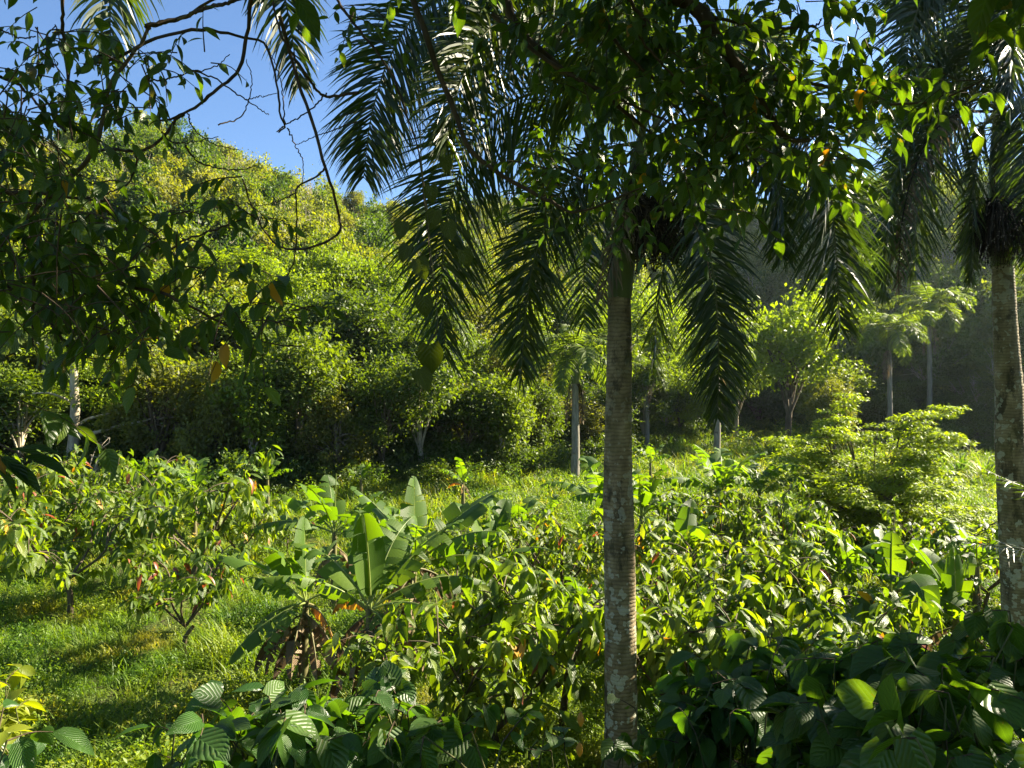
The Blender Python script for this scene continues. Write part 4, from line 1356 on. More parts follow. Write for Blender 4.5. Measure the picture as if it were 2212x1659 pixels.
# azimuth 0 = right, 90 = away, 180 = left, 270 = towards the camera
banana(800, 12.1, 1.75, 'main banana plant with a broad sunlit upright leaf at the front of the clump', seed=1, dead=14, orange=2, leaves=[
    (262, 86, 66, 1.75, .15, .9), (15, 32, -35, 2.0, .5), (330, 25, -70, 2.0, .4), (300, 5, -88, 1.5, .7), (150, 48, -10, 1.9, .3), (200, 42, -10, 1.7, .4), (40, 50, 10, 2.1, .3), (70, 60, 5, 1.9, .4), (110, 66, 20, 1.8, .3)], rad=.11)
banana(655, 12.9, 1.7, 'banana plant at the left of the clump, leaves hanging over a brown dead leaf', seed=2, dead=9, orange=1, leaves=[
    (172, 40, 0, 1.7, .35), (110, 80, 60, 1.5, .1, .9), (215, -15, -60, 1.5, .25), (195, -5, -85, 1.2, .2), (10, 25, -25, 1.5, .3), (150, 22, -15, 1.5, .4), (255, 10, -75, 1.3, .3)], lean=(.05, 0))
banana(885, 14.2, 2.0, 'tall banana plant at the back of the main clump', seed=3, dead=7, leaves=[
    (100, 85, 66, 1.7, .1, .8), (20, 48, 15, 2.2, .2), (155, 40, -20, 1.8, .3), (0, 20, -40, 1.8, .4), (340, 40, -10, 1.9, .3), (200, 55, 0, 1.7, .3), (280, 60, 10, 1.4, .3)], lean=(.1, 0))
o = banana(722, 17.6, 1.9, 'banana plant with a tall unopened spear leaf behind the main clump', seed=4, spear=1.4, dead=2, leaves=[
    (165, 45, 5, 1.6, .4), (185, 25, -35, 1.9, .4), (10, 40, -25, 1.7, .4), (330, 20, -55, 1.5, .3), (30, 52, 10, 1.4, .3), (350, 5, -50, 1.5, .5)])
banana(1050, 16.8, 1.55, 'banana plant with a drooping orange leaf left of the big trunk', seed=5, dead=4, leaves=[
    (95, 82, 55, 1.5, .15, .7), (60, 72, 40, 1.5, .15), (350, 30, -30, 1.5, .2), (260, 20, -80, 1.2, .2), (175, 20, -60, 1.3, .3), (200, 30, -50, 1.4, .3)], orange=1, lean=(.1, 0))
banana(1300, 23.0, 1.7, 'banana plant half hidden behind the big palm trunk', seed=6, L=2.0, nleaf=7, dead=2)
banana(1478, 16.6, 1.5, 'banana plant with a bright upright leaf right of the big trunk', seed=7, L=1.6, dead=1, leaves=[
    (60, 75, 50, 1.5, .1, .6), (165, 45, -10, 1.6, .4), (200, 20, -50, 1.2, .3), (350, 15, -55, 1.2, .3), (340, 0, -10, 1.3, .2)])
banana(1250, 14.5, 1.0, 'low banana plant with bluish leaves hugging the big trunk', seed=8, L=1.2, nleaf=5, dead=2)
banana(1925, 14.0, 1.5, 'right banana plant carrying a bunch of green bananas', seed=9, bunch=True, dead=5, leaves=[
    (150, 58, 8, 1.8, .15), (265, 55, -92, 1.8, .15, .6), (80, 75, 45, 1.4, .3), (60, 80, 60, 1.2, .1), (200, 20, -60, 1.6, .5), (310, 20, -70, 1.6, .4), (20, 35, -40, 1.7, .5), (240, 0, -75, 1.3, .4)], rad=.11)
banana(2065, 13.4, 1.3, 'banana plant at right with the brightest glowing upright leaves', seed=10, dead=3, leaves=[
    (70, 86, 76, 1.3, .05, .5), (140, 70, 45, 1.35, .1, .6), (345, 15, -30, 1.5, .3), (200, 25, -30, 1.4, .2), (40, 70, 30, 1.2, .3), (300, 10, -70, 1.3, .4), (170, 50, -10, 1.5, .5)])
banana(2110, 16.5, 1.4, 'banana plant behind the glowing one, beside the mottled trunk', seed=11, L=1.35, nleaf=7, dead=2)
banana(1835, 16.0, 1.2, 'banana plant with a single tall leaf left of the right banana pair', seed=12, L=1.3, nleaf=5, dead=1)
banana(1880, 11.6, 0.6, 'young low banana plant in front of the right bananas', seed=13, L=1.0, nleaf=5, dead=0)
banana(1950, 11.0, 0.6, 'small banana plant with bluish leaves below the right bananas', seed=25, L=1.1, nleaf=5, dead=0)
banana(1560, 24.0, 1.9, 'far banana plant among the cacao right of the big trunk', seed=14, L=2.0, nleaf=7, dead=2)
banana(1640, 24.5, 1.8, 'far banana plant left of the spreading tree', seed=15, L=1.8, nleaf=6, dead=2)
banana(1385, 21.0, 1.7, 'banana plant showing leaves just right of the big trunk', seed=16, L=1.9, nleaf=6, dead=1)
banana(420, 24.0, 2.0, 'far banana plant above the left cacao trees', seed=17, L=1.5, nleaf=7, dead=1)
banana(300, 27.0, 1.9, 'far banana plant behind the left cacao trees, low leaves', seed=18, L=1.5, nleaf=6, dead=0)
banana(578, 29.0, 1.7, 'small far banana plant with one upright leaf at the grass edge', seed=19, L=1.3, nleaf=5, dead=0)
banana(1000, 29.5, 1.5, 'lone small banana plant with brown leaves in the bright grass', seed=20, L=1.3, nleaf=4, dead=2, orange=2)
banana(860, 22.0, 0.8, 'far low banana plant left of the lone one in the grass', seed=21, L=1.4, nleaf=6, dead=0)
banana(1120, 22.5, 1.0, 'far banana plant with a curled upright leaf below the pale-trunked palm', seed=22, L=1.5, nleaf=5, dead=0)
banana(1180, 26.0, 0.8, 'far banana plant at the foot of the pale-trunked palm', seed=23, L=1.1, nleaf=5, dead=1)
banana(1405, 40.0, 1.2, 'tiny far banana plant in the bright grass right of the big trunk', seed=24, L=1.4, nleaf=5, dead=1)
banana(780, 33.0, 1.2, 'small far banana plant at the bushes behind the grass strip', seed=26, L=1.0, nleaf=5, dead=0)


# ------------------------------------------------------------------ cane-like clumps on the right
def cane_clump(px, d, h, n, seed, label):
    rng = np.random.default_rng(seed)
    g = on_ground(px, d)
    o = root('cane_clump', label, 'cane clump', tuple(g), 'cane clumps')
    for i in range(n):
        a, e0 = rng.uniform(0, 6.28), rng.uniform(55, 85)
        L = h * rng.uniform(.7, 1.1)
        q, pts = np.array([rng.normal() * .12, rng.normal() * .12, 0.0]), []
        e = math.radians(e0)
        for s in range(8):
            pts.append(q.copy())
            q = q + np.array([math.cos(a) * math.cos(e), math.sin(a) * math.cos(e), math.sin(e)]) * L / 7
            e -= math.radians(rng.uniform(8, 22))
        pts = np.array(pts)
        w = .045 * np.array([.7, 1, 1, .95, .8, .6, .35, .03])
        sd = np.array([-math.sin(a), math.cos(a), 0])
        V = np.stack([pts - sd * w[:, None], pts + [0, 0, -.01], pts + sd * w[:, None]], 1).reshape(-1, 3)
        f = []
        for s in range(7):
            for l in range(2):
                b = s * 3 + l
                f.append((b, b + 1, b + 4, b + 3))
        m = MB()
        m.add(V, f, rng.random())
        part('leaf', m.build('leaf', M_GRASS), o)
    return o


cane_clump(2130, 40, 3.0, 34, 61, 'largest cane clump beside the mottled right trunk')
cane_clump(2075, 43, 2.8, 30, 62, 'cane clump left of the largest one by the right trunk')
cane_clump(2030, 47, 2.6, 26, 63, 'bluish green cane clump behind the spreading tree')
cane_clump(1690, 62, 3.0, 24, 64, 'cane clump at the far end of the grass strip')
cane_clump(1675, 52, 2.6, 22, 65, 'cane clump in front of the far one by the grass strip')
cane_clump(1190, 31, 1.3, 20, 66, 'low spiky clump near the foot of the pale-trunked palm')


# ------------------------------------------------------------------ grass and weeds
def tuft(seed, n=46, h=0.34, spread=0.16, w=0.007):
    rng = np.random.default_rng(seed)
    m = MB()
    a = rng.uniform(0, 6.28, n)
    e = rng.uniform(.75, 1.5, n)
    L = h * rng.uniform(.5, 1.2, n)
    b = np.stack([rng.normal(size=n) * spread, rng.normal(size=n) * spread, np.full(n, -.02)], 1)
    d = np.stack([np.cos(a) * np.cos(e), np.sin(a) * np.cos(e), np.sin(e)], 1)
    sd = np.stack([-np.sin(a), np.cos(a), 0 * a], 1)
    mid = b + d * L[:, None] * .55
    tip = b + d * L[:, None] + np.stack([np.cos(a), np.sin(a), -.8 + 0 * a], 1) * (L * .22)[:, None]
    ww = w * rng.uniform(.6, 1.5, n)[:, None]
    V = np.stack([b - sd * ww, b + sd * ww, mid + sd * ww * .9, mid - sd * ww * .9, tip], 1).reshape(-1, 3)
    o5 = (np.arange(n) * 5)[:, None]
    var = np.repeat(rng.random(n), 5)
    m.add(V, np.array([[0, 1, 2, 3]]) + o5, var)
    m.loops.append((np.array([[3, 2, 4]]) + o5).ravel())
    m.sizes.append(np.full(n, 3))
    m.mi.append(np.zeros(n, int))
    return m.build('grass_tuft', M_GRASS)


def weed(seed, n=70, h=0.22, spread=0.18, leaf=0.055):
    rng = np.random.default_rng(seed)
    m = MB()
    p = np.stack([rng.normal(size=n) * spread, rng.normal(size=n) * spread, h * rng.random(n) ** .7], 1)
    m.inst(TPL_DIAMOND, frames(rng.normal(size=p.shape) + p * [3, 3, 0], norm(rng.normal(size=p.shape) * .5 + [0, 0, 1])), p, leaf * rng.uniform(.6, 1.4, n), rng.random(n))
    return m.build('weed', M_GRASS)


def field_points(n, y0, y1, x0=-250, x1=2400, power=1.0):
    yy = y0 + (y1 - y0) * RNG.random(n) ** power
    d = EYE * F / (yy - CY)
    px = RNG.uniform(x0, x1, n)
    keep = d < interp(px, EDGE) + 4
    d, px = d[keep], px[keep]
    x = (px - CX) / F * d
    return np.stack([x, d, ground_z(x, d)], 1)


TUFTS = [tuft(701, 40, .42, .17, .010), tuft(702, 36, h=.34, w=.011), tuft(703, 30, .7, .2, .010), weed(704, 80, .26, .2, .07), weed(705, 120, .6, .24, .075), tuft(706, 30, .26, .2, .010)]
gp = np.vstack([field_points(15000, 1130, 1760), field_points(9000, 1000, 1160), field_points(5000, 930, 1030)])
gn_ = np.sin(gp[:, 0] * 1.1 + 1.7 * np.sin(gp[:, 1] * .8)) + np.cos(gp[:, 1] * 1.6 + 1.3 * np.sin(gp[:, 0] * .7))
gp = gp[(gn_ > -1.0) | (RNG.random(len(gp)) < .35)]
ng_ = len(gp)
gs = RNG.uniform(.55, 1.35, ng_) * (0.85 + 0.35 * np.sin(gp[:, 0] * 1.7 + 2 * np.sin(gp[:, 1] * .9)) * np.cos(gp[:, 1] * 1.3 + gp[:, 0] * .6)) * np.clip(gp[:, 1] / 26, 0.75, 2.6)
scatter('grass', 'sunlit grass and low weeds covering the valley floor', gp, np.stack([RNG.normal(0, .12, ng_), RNG.normal(0, .12, ng_), RNG.uniform(0, 6.28, ng_)], 1), np.stack([gs, gs, gs * RNG.uniform(.7, 1.15, ng_)], 1), TUFTS, [.16, .13, .09, .27, .23, .12])
# low undergrowth at the foot of the forest and between the cacao trees
UG = [crown_mesh('undergrowth', 740 + k, .75, .9, .05, 34, 34, .10, .17, M_UNDER, tpl=TPL_DIAMOND)[0] for k in range(3)]
n = 700
px = RNG.uniform(-250, 2400, n)
d = interp(px, EDGE) + RNG.uniform(.5, 7, n)
n4 = 260
px4 = RNG.uniform(-250, 2400, n4)
px = np.concatenate([px, px4])
d = np.concatenate([d, interp(px4, EDGE) - RNG.uniform(-.5, 2.0, n4)])
n2 = 170
px = np.concatenate([px, RNG.uniform(1380, 2300, n2)])
d = np.concatenate([d, RNG.uniform(13, 26, n2)])
n3 = 60
px = np.concatenate([px, RNG.uniform(0, 620, n3)])
d = np.concatenate([d, RNG.uniform(23, 37, n3)])
x = (px - CX) / F * d
s = RNG.uniform(.5, 1.3, len(d)) * np.where(d > 30, RNG.uniform(0.7, 1.9, len(d)), .7)
scatter('undergrowth', 'low leafy undergrowth at the forest foot and between the cacao trees', np.stack([x, d, ground_z(x, d) - .1], 1), np.stack([0 * x, 0 * x, RNG.uniform(0, 6.28, len(x))], 1), np.stack([s, s, s], 1), UG)


# ------------------------------------------------------------------ overhanging trees near the camera
def twig_leaves(rng, base, direction, length, n, lsize, droop=0.5):
    """a twig with alternate leaves: (twig points, leaf frames, positions, sizes)"""
    dv = norm(np.asarray(direction, float))
    end = base + dv * length + np.array([0, 0, -.25 * length * droop])
    c = curve([base, base + dv * length * .5 + rng.normal(size=3) * .03 * length, end], 8)
    t = np.linspace(.25, 1, n)
    p = np.stack([np.interp(t, np.linspace(0, 1, 8), c[:, i]) for i in range(3)], 1)
    sd = norm(np.cross(dv, [0, 0, 1.0]) + 1e-4)
    sg = np.where(np.arange(n) % 2 == 0, 1, -1)[:, None]
    D = dv * rng.uniform(.2, .8, (n, 1)) + sd * sg * rng.uniform(.4, 1, (n, 1)) + np.array([0, 0, -1.0]) * rng.uniform(.1, 1.1, (n, 1)) * droop * 1.6 + rng.normal(size=(n, 3)) * .25
    U = np.array([0, 0, 1.0]) + rng.normal(size=(n, 3)) * .45
    return c, frames(D, U), p, lsize * rng.uniform(.65, 1.2, n)


class Leafy:
    """leaves of one overhanging tree: the 300 largest in view become parts, the rest one stuff part"""
    def __init__(self, o, off, meshes, tpl, mat, odd=None):
        self.o, self.off, self.meshes, self.tpl, self.mat, self.odd = o, off, meshes, tpl, mat, odd
        self.R, self.T, self.S = [], [], []
        self.tw = MB()

    def add(self, rng, base, direction, length, n, lsize, droop=.5, tr=.0035):
        c, R, p, S = twig_leaves(rng, base, direction, length, n, lsize, droop)
        tube(self.tw, c - self.off, np.linspace(tr, tr * .4, 8), 4)
        self.R.append(R)
        self.T.append(p - self.off)
        self.S.append(S)

    def finish(self, rng, limit=300, name='leaf'):
        R, T, S = np.concatenate(self.R), np.concatenate(self.T), np.concatenate(self.S)
        w = T + self.off
        ok = ~((w[:, 1] > .1) & (w[:, 1] < 3.0) & (np.abs(w[:, 0]) < .8 * w[:, 1] + .2) & (w[:, 2] < EYE + .6 * w[:, 1] + .25) & (w[:, 2] > EYE))
        R, T, S = R[ok], T[ok], S[ok]
        w = T + self.off
        px = CX + F * w[:, 0] / np.maximum(w[:, 1], .2)
        py = CY - F * (w[:, 2] - EYE) / np.maximum(w[:, 1], .2)
        see = (px > 0) & (px < 2212) & (py > 0) & (py < 1659) & (w[:, 1] > .5)
        size = np.where(see, S / np.maximum(w[:, 1], .3), 0)
        order = np.argsort(-size)
        big, rest = order[:limit], order[limit:]
        big = big[see[big]]
        for i, m4 in zip(big, mats4(R[big], T[big], S[big])):
            me = rnd.choice(self.meshes)
            if self.odd and rnd.random() < .02:
                me = self.odd
            part(name, me, self.o, m4)
        if len(rest):
            m = MB()
            m.inst(self.tpl, R[rest], T[rest], S[rest], rng.random(len(rest)))
            part('foliage', m.build('foliage', self.mat), self.o, kind='stuff')
        part('twigs', self.tw.build('twigs', M_TWIG), self.o, kind='stuff')


def branch(o, spec, r0, r1, off, n=40, mat=None, name='branch', wob=0.0):
    c = curve(rel(spec, off), n)
    if wob:
        c = c + RNG.normal(size=c.shape) * wob
    m = MB()
    tube(m, c, np.linspace(r0, r1, n), 6, bump=.06)
    part(name, m.build(name, mat or M_TWIG), o)
    return c + off


LV_OV = [one_leaf(TPL_OVATE, M_CANOPY, var=v) for v in (.1, .5, .9)] + [one_leaf(leaf_tpl(.5, 6, .3, .35, .4, tipy=.5), M_CANOPY, var=.5)]
LV_LA = [one_leaf(TPL_LANCE, M_CANOPY, var=v) for v in (.0, .4, .8)]
LV_HE = [one_leaf(TPL_HEART, M_VINE, var=v) for v in (.1, .5, .9)] + [one_leaf(leaf_tpl(.8, 7, .25, .3, .35, heart=.13, tipy=.3), M_VINE, var=.4)]
LV_QU = [one_leaf(TPL_QUILT, M_QUILT, var=v) for v in (.1, .5, .9)]
LV_YE = one_leaf(TPL_OVATE, M_YELLOW)

# -- tree standing left of the camera, dark leaves and bare looping branches against the sky
rng = np.random.default_rng(42)
tl = root('overhanging_tree', 'dark leafy tree at left with bare looping branches against the blue sky', 'tree', (-3.9, 2.4, gz(-3.9, 2.4)), 'overhanging trees')
off = np.array(tl.location)
DL = 3.7
branch(tl, [off + [0, 0, -.3], off + [.0, .2, 1.6], off + [.1, .5, 3.6], off + [.3, .9, 5.0]], .11, .05, off, 30, M_BARK, 'trunk', .004)
branch(tl, [off + [.02, .3, 2.4], P(-90, 560, DL), P(110, 420, DL), P(205, 320, DL), P(235, 190, DL), P(300, 100, DL), P(322, 60, DL), P(316, 57, DL), P(400, 36, DL), P(560, -60, DL)], .013, .006, off, 60, M_BARK, 'limb', .003)
k = 0.336
def c1(pts, dd=0.0, ox=0, oy=0):
    return [P(ox + a * k, oy + b * k, DL + dd + 0.12 * math.sin(i * 1.3)) for i, (a, b) in enumerate(pts)]
BR = [
    (c1([(1620, -40), (1590, 180), (1540, 440), (1400, 570), (1250, 690), (1100, 765), (960, 760), (820, 660)]), .011, .004),
    (c1([(1180, 735), (1130, 770), (1050, 880), (930, 960), (850, 975), (700, 960), (560, 1010)]), .009, .006),
    (c1([(870, 970), (880, 1050), (820, 1180), (720, 1230), (600, 1280)]), .006, .003),
    (c1([(540, 420), (760, 370), (960, 260), (1200, 200), (1400, 200), (1560, 240), (1700, 280), (1760, 450), (1790, 600), (1800, 740), (1830, 810), (1790, 850)], .15), .010, .004),
    (c1([(1800, 100), (1880, 400), (1950, 620), (2030, 850), (2090, 1080), (2150, 1250), (2180, 1400), (2190, 1480), (2110, 1550), (1950, 1600), (1800, 1590), (1700, 1480), (1620, 1320), (1560, 1150)], .3), .011, .004),
    (c1([(2090, 1080), (2040, 1130), (1920, 1200), (1900, 1250), (1910, 1400), (1890, 1659), (1820, 1790), (1690, 1740)], .3), .006, .003),
    (c1([(1900, 1240), (1780, 1300), (1640, 1325)], .3), .004, .002),
    (c1([(2300, 590), (2100, 620), (2000, 530), (1900, 380), (1800, 200), (1740, -60)], .4), .009, .006),
    (c1([(2100, 600), (1980, 720), (1840, 800), (1780, 850)], .4), .005, .003),
    (c1([(1040, 850), (1100, 910), (1200, 920), (1400, 880)]), .005, .002),
    (c1([(1190, 930), (1260, 1030), (1400, 1080), (1560, 1090), (1680, 1050)]), .005, .002),
    (c1([(1210, 730), (1230, 800), (1290, 870), (1380, 930), (1540, 965)]), .004, .002),
    (c1([(1160, 440), (1350, 490), (1520, 600), (1650, 690), (1730, 740)], -.1), .005, .002),
    (c1([(920, 520), (1070, 510), (1200, 470), (1380, 430), (1480, 350)], -.1), .005, .002),
    (c1([(2300, 780), (2050, 870), (1900, 930)], .4), .004, .002),
    (c1([(1580, 640), (1780, 600)], .15), .003, .002), (c1([(1400, 800), (1560, 740), (1620, 520), (1580, 380)], .1), .004, .002),
    (c1([(1850, 820), (1900, 940), (1950, 1040), (1940, 1200)], .3), .004, .002), (c1([(1830, 800), (1800, 500), (1700, 250)], .2), .004, .002),
    (c1([(600, 1280), (1000, 1610), (1200, 1540), (1400, 1470), (1560, 1410)], -.2), .007, .003),
    (c1([(200, 1400), (500, 1500), (760, 1810), (1000, 1873), (1200, 1953), (1400, 2063), (1600, 2153), (1720, 2203), (1930, 2233)], -.3), .010, .003),
    (c1([(1080, 1893), (1200, 1813), (1400, 1743)], -.3), .004, .002),
    (c1([(0, 490), (150, 570), (300, 740), (420, 840)], -.3), .008, .005), (c1([(-60, 160), (120, 240), (230, 235)], -.2), .005, .003), (c1([(400, -40), (410, 240), (440, 520), (450, 760), (470, 900)], -.2), .009, .004),
    (c1([(-80, 1250), (200, 1240), (450, 1270), (700, 1290)], -.2), .012, .005), (c1([(-60, 1750), (300, 2060), (500, 2280), (720, 2310)], -.4), .008, .003), (c1([(210, 1620), (210, 2200)], -.4), .008, .006),
    (c1([(940, 170), (1180, 110), (1300, 60), (1450, 20), (1600, -20)], -.1), .012, .008),
]
allb = []
for i, (sp, r0, r1) in enumerate(BR):
    allb.append(branch(tl, sp, r0, r1, off, 36, M_TWIG, 'branch', .0025))
LF = Leafy(tl, off, LV_LA + LV_OV, TPL_LANCE, M_CANOPY, LV_YE)
def blob(LF, rng, n, cx, cy, sx, sy, d, sd, length, nl, ls, droop=.6, dirn=None):
    for _ in range(n):
        b = P(rng.normal(cx, sx), rng.normal(cy, sy), d + rng.normal() * sd)
        dv = rng.normal(size=3) * [1, .6, .6] + (np.array([0, 0, -.3]) if dirn is None else np.array(dirn))
        LF.add(rng, b, dv, length * rng.uniform(.7, 1.3), rng.integers(nl - 2, nl + 3), ls, droop)
for (n, cx, cy, sx, sy, dd, ls) in [(20, 110, 90, 30, 35, 3.5, 0.087), (16, 250, 230, 40, 60, 3.6, 0.098), (11, 290, 150, 40, 30, 3.6, 0.092), (4, 430, 95, 40, 25, 3.7, 0.081), (32, 60, 330, 60, 70, 3.4, 0.098), (49, 90, 480, 90, 90, 3.3, 0.110),
                                    (45, 120, 560, 110, 60, 3.3, 0.115), (24, 40, 610, 60, 50, 3.2, 0.115), (19, 220, 640, 50, 35, 3.3, 0.115), (14, 270, 690, 40, 25, 3.3, 0.110), (6, 330, 480, 35, 30, 3.5, 0.104), (6, 460, 470, 30, 20, 3.5, 0.098),
                                    (6, 545, 460, 25, 30, 3.6, 0.087), (6, 440, 590, 40, 25, 3.4, 0.104), (9, 560, 670, 40, 25, 3.4, 0.104), (5, 620, 680, 20, 20, 3.4, 0.098), (4, 330, 720, 25, 20, 3.3, 0.104), (28, 20, 240, 40, 40, 3.3, 0.092)]:
    blob(LF, rng, n, cx, cy, sx, sy, dd, .25, .24, 5, ls, .8)
for _ in range(130):                      # the crown beyond the picture, above and left of the camera
    LF.add(rng, np.array([rng.uniform(-5.5, -2.3), rng.uniform(1.0, 4.0), rng.uniform(5.0, 8.6)]), rng.normal(size=3), .4, 7, .18, .7)
LF.finish(rng)

# -- big tree standing right of the camera; its limbs and leaves hang across the top of the view
rng = np.random.default_rng(43)
tr = root('overhanging_tree', 'leafy tree right of the view, branches hanging over the top centre', 'tree', (5.6, 2.6, gz(5.6, 2.6)), 'overhanging trees')
off = np.array(tr.location)
branch(tr, [off + [0, 0, -.4], off + [-.1, .1, 2.0], off + [-.3, .3, 4.5], off + [-.7, .6, 6.2]], .22, .13, off, 30, M_BARK, 'trunk', .004)
topp = off + np.array([-.7, .6, 6.2])
D2 = 4.3
BR2 = [
    ([topp, (3.6, 3.6, 10.2), P(1500, -160, D2), P(1519, 30, D2), P(1563, 101, D2), P(1593, 141, D2), P(1623, 181, D2), P(1657, 242, D2), P(1700, 299, D2), P(1748, 302, D2)], .06, .010),
    ([P(1623, 181, D2), P(1677, 173, D2), P(1724, 176, D2), P(1788, 188, D2), P(1845, 208, D2 + .1), P(1906, 223, D2 + .1), P(1973, 225, D2 + .1), P(2040, 212, D2 + .1), P(2107, 181, D2), P(2174, 141, D2)], .013, .004),
    ([P(1519, 30, D2), P(1637, 57, D2), P(1754, 57, D2), P(1775, 40, D2)], .012, .004),
    ([topp, (2.4, 4.0, 10.0), P(1150, -120, 4.6), P(1100, 20, 4.6), P(1200, 140, 4.6), P(1300, 200, 4.6), P(1420, 300, 4.6)], .05, .008),
    ([P(880, -40, 4.2), P(922, 84, 4.2), P(952, 168, 4.2), P(986, 252, 4.2), P(1013, 320, 4.2), P(1070, 370, 4.2), P(1154, 417, 4.2), P(1204, 444, 4.2), P(1238, 457, 4.2), P(1290, 447, 4.2), P(1400, 400, 4.3)], .020, .006),
    ([topp, (3.0, 4.2, 9.6), P(880, -40, 4.2)], .05, .02),
    ([P(700, -60, 4.3), P(734, 10, 4.3), P(778, 67, 4.3), P(835, 141, 4.3), P(870, 220, 4.3), P(905, 330, 4.3), P(925, 470, 4.3)], .010, .004),
    ([P(1063, 30, 4.5), P(1180, 130, 4.5), P(1288, 190, 4.4), P(1372, 230, 4.4), P(1460, 280, 4.4), P(1560, 420, 4.4)], .015, .004),
    ([P(1290, -30, 4.4), P(1330, 90, 4.4), P(1420, 180, 4.4), P(1500, 290, 4.4), P(1520, 420, 4.4)], .014, .004),
    ([P(1330, -30, 4.2), P(1400, 50, 4.2), P(1370, 60, 4.2), P(1450, 160, 4.2), P(1570, 250, 4.2), P(1640, 360, 4.2)], .012, .004),
    ([P(905, 330, 4.3), P(930, 560, 4.2), P(945, 700, 4.2), P(925, 745, 4.2)], .004, .002),
]
for sp, r0, r1 in BR2:
    branch(tr, sp, r0, r1, off, 40, M_TWIG, 'branch', .003)
LF = Leafy(tr, off, LV_OV, TPL_OVATE, M_CANOPY, LV_YE)
for (n, cx, cy, sx, sy, dd, ls) in [(66, 1390, 60, 105, 60, 4.6, 0.120), (60, 1480, 150, 120, 80, 4.5, 0.120), (51, 1600, 260, 90, 70, 4.3, 0.120), (14, 1640, 130, 50, 50, 4.3, 0.120), (30, 1440, 320, 100, 60, 4.5, 0.112), (15, 1195, 385, 35, 25, 4.4, 0.104),
                                    (10, 1270, 260, 50, 50, 4.6, 0.112), (18, 1720, 310, 45, 35, 4.2, 0.112), (9, 1815, 335, 25, 20, 4.2, 0.112), (9, 1740, 200, 40, 30, 4.3, 0.120), (18, 1910, 190, 60, 25, 4.4, 0.120), (8, 2060, 195, 40, 15, 4.4, 0.112),
                                    (15, 1560, 390, 70, 35, 4.4, 0.104), (7, 1890, 80, 30, 30, 4.4, 0.112), (8, 1120, 10, 50, 20, 4.6, 0.112), (4, 770, 30, 15, 15, 4.3, 0.096), (15, 1320, 420, 60, 25, 4.6, 0.096), (8, 1730, 15, 40, 25, 4.3, 0.112)]:
    blob(LF, rng, n, cx, cy, sx, sy, dd, .3, .30, 6, ls, .75)
for _ in range(1700):                      # crown above and right of the picture; it shades the bank
    b = np.array([rng.uniform(-1.5, 8.5), rng.uniform(1.0, 7.5), 0.0])
    zlim = max(EYE + 0.62 * b[1], 7.0)
    if b[0] > 0.86 * b[1] + .8:
        b[2] = rng.uniform(5.0, 10.5)
    else:
        b[2] = rng.uniform(zlim, 11.5)
    LF.add(rng, b, rng.normal(size=3) + [0, 0, -.2], .55, 9, .20, .6)
for _ in range(1500):                     # unseen side of the crown, right of the picture, thickened to shade the foreground
    y = rng.uniform(4.0, 9.5)
    b = np.array([rng.uniform(.80 * y + .6, 10.8), y, rng.uniform(4.0, 9.0)])
    LF.add(rng, b, rng.normal(size=3) + [0, 0, -.2], .45, 8, .22, .6)
for _ in range(1100):                     # unseen leaves behind the camera, added to cut sky light on the foreground
    b = np.array([rng.uniform(-5.0, 9.0), rng.uniform(-6.0, 1.6), rng.uniform(7.8, 10)])
    LF.add(rng, b, rng.normal(size=3) + [0, 0, -.2], .7, 9, .26, .5)
LF.finish(rng)

# -- heart-leaved vine hanging down the middle, with one large yellowish leaf
rng = np.random.default_rng(44)
hv = root('hanging_vine', 'thin vine with yellow green heart-shaped leaves hanging in front of the palm frond', 'vine', tuple(P(905, 330, 4.0)))
off = np.array(hv.location)
branch(hv, [P(905, 200, 4.0), P(912, 380, 4.0), P(925, 480, 4.0), P(938, 620, 4.0), P(945, 700, 4.0), P(925, 745, 3.95)], .004, .002, off, 30, M_VSTEM, 'stem')
LFM = one_leaf(TPL_HEART, leaf_mat('yellowish_vine_leaf', [(0, (.055, .075, .008)), (1, (.085, .105, .010))], trans=.45, tgain=(.9, .95, .1), rough=.45, veins=(6, .9, .3, .4), wear=.4))
for (x, y, s, tx, ty) in [(928, 745, .17, .05, .1), (905, 800, .13, .5, .2), (940, 455, .11, -.3, .2), (905, 560, .12, .3, .1), (880, 530, .10, -.4, .3), (1000, 540, .10, .4, .2), (965, 480, .11, .3, .3), (915, 640, .12, .1, .2), (870, 480, .10, -.2, .2), (960, 340, .09, .3, .1), (930, 400, .10, .1, .2)]:
    R = frames(np.array([[tx, .15 * rng.normal(), -1.0]]), np.array([[.3 * rng.normal(), -1.0, .2 + ty]]))
    part('leaf', LFM, hv, mats4(R, [P(x, y, 4.0) - off], [s])[0])

# ------------------------------------------------------------------ plants on the bank in front
def bush(name, label, cat, base, blobs, meshes, tpl, mat, seed, limit=300, group=None, droop=.5, stem=M_VSTEM, up=0.35):
    rng = np.random.default_rng(seed)
    o = root(name, label, cat, tuple(base), group)
    off = np.array(o.location)
    LF = Leafy(o, off, meshes, tpl, mat)
    sm = MB()
    for (n, cx, cy, sx, sy, d, sd, ln, nl, ls) in blobs:
        for _ in range(n):
            b = P(rng.normal(cx, sx), rng.normal(cy, sy), d + rng.normal() * sd)
            b[2] = max(b[2], gz(b[0], b[1]) + .08)
            LF.add(rng, b, rng.normal(size=3) * [1, 1, .5] + [0, -.1, up], ln * rng.uniform(.7, 1.3), max(2, rng.integers(nl - 1, nl + 2)), ls, droop, .004)
            f = np.array([b[0] + rng.normal() * .15, b[1] + rng.normal() * .12, 0.0])
            f[2] = gz(f[0], f[1]) - .05
            tube(sm, curve([f, (f + b) / 2 + rng.normal(size=3) * .06, b], 7) - off, np.linspace(.007, .004, 7), 5)
    part('stems', sm.build('stems', stem), o, kind='stuff')
    LF.finish(rng, limit)
    return o


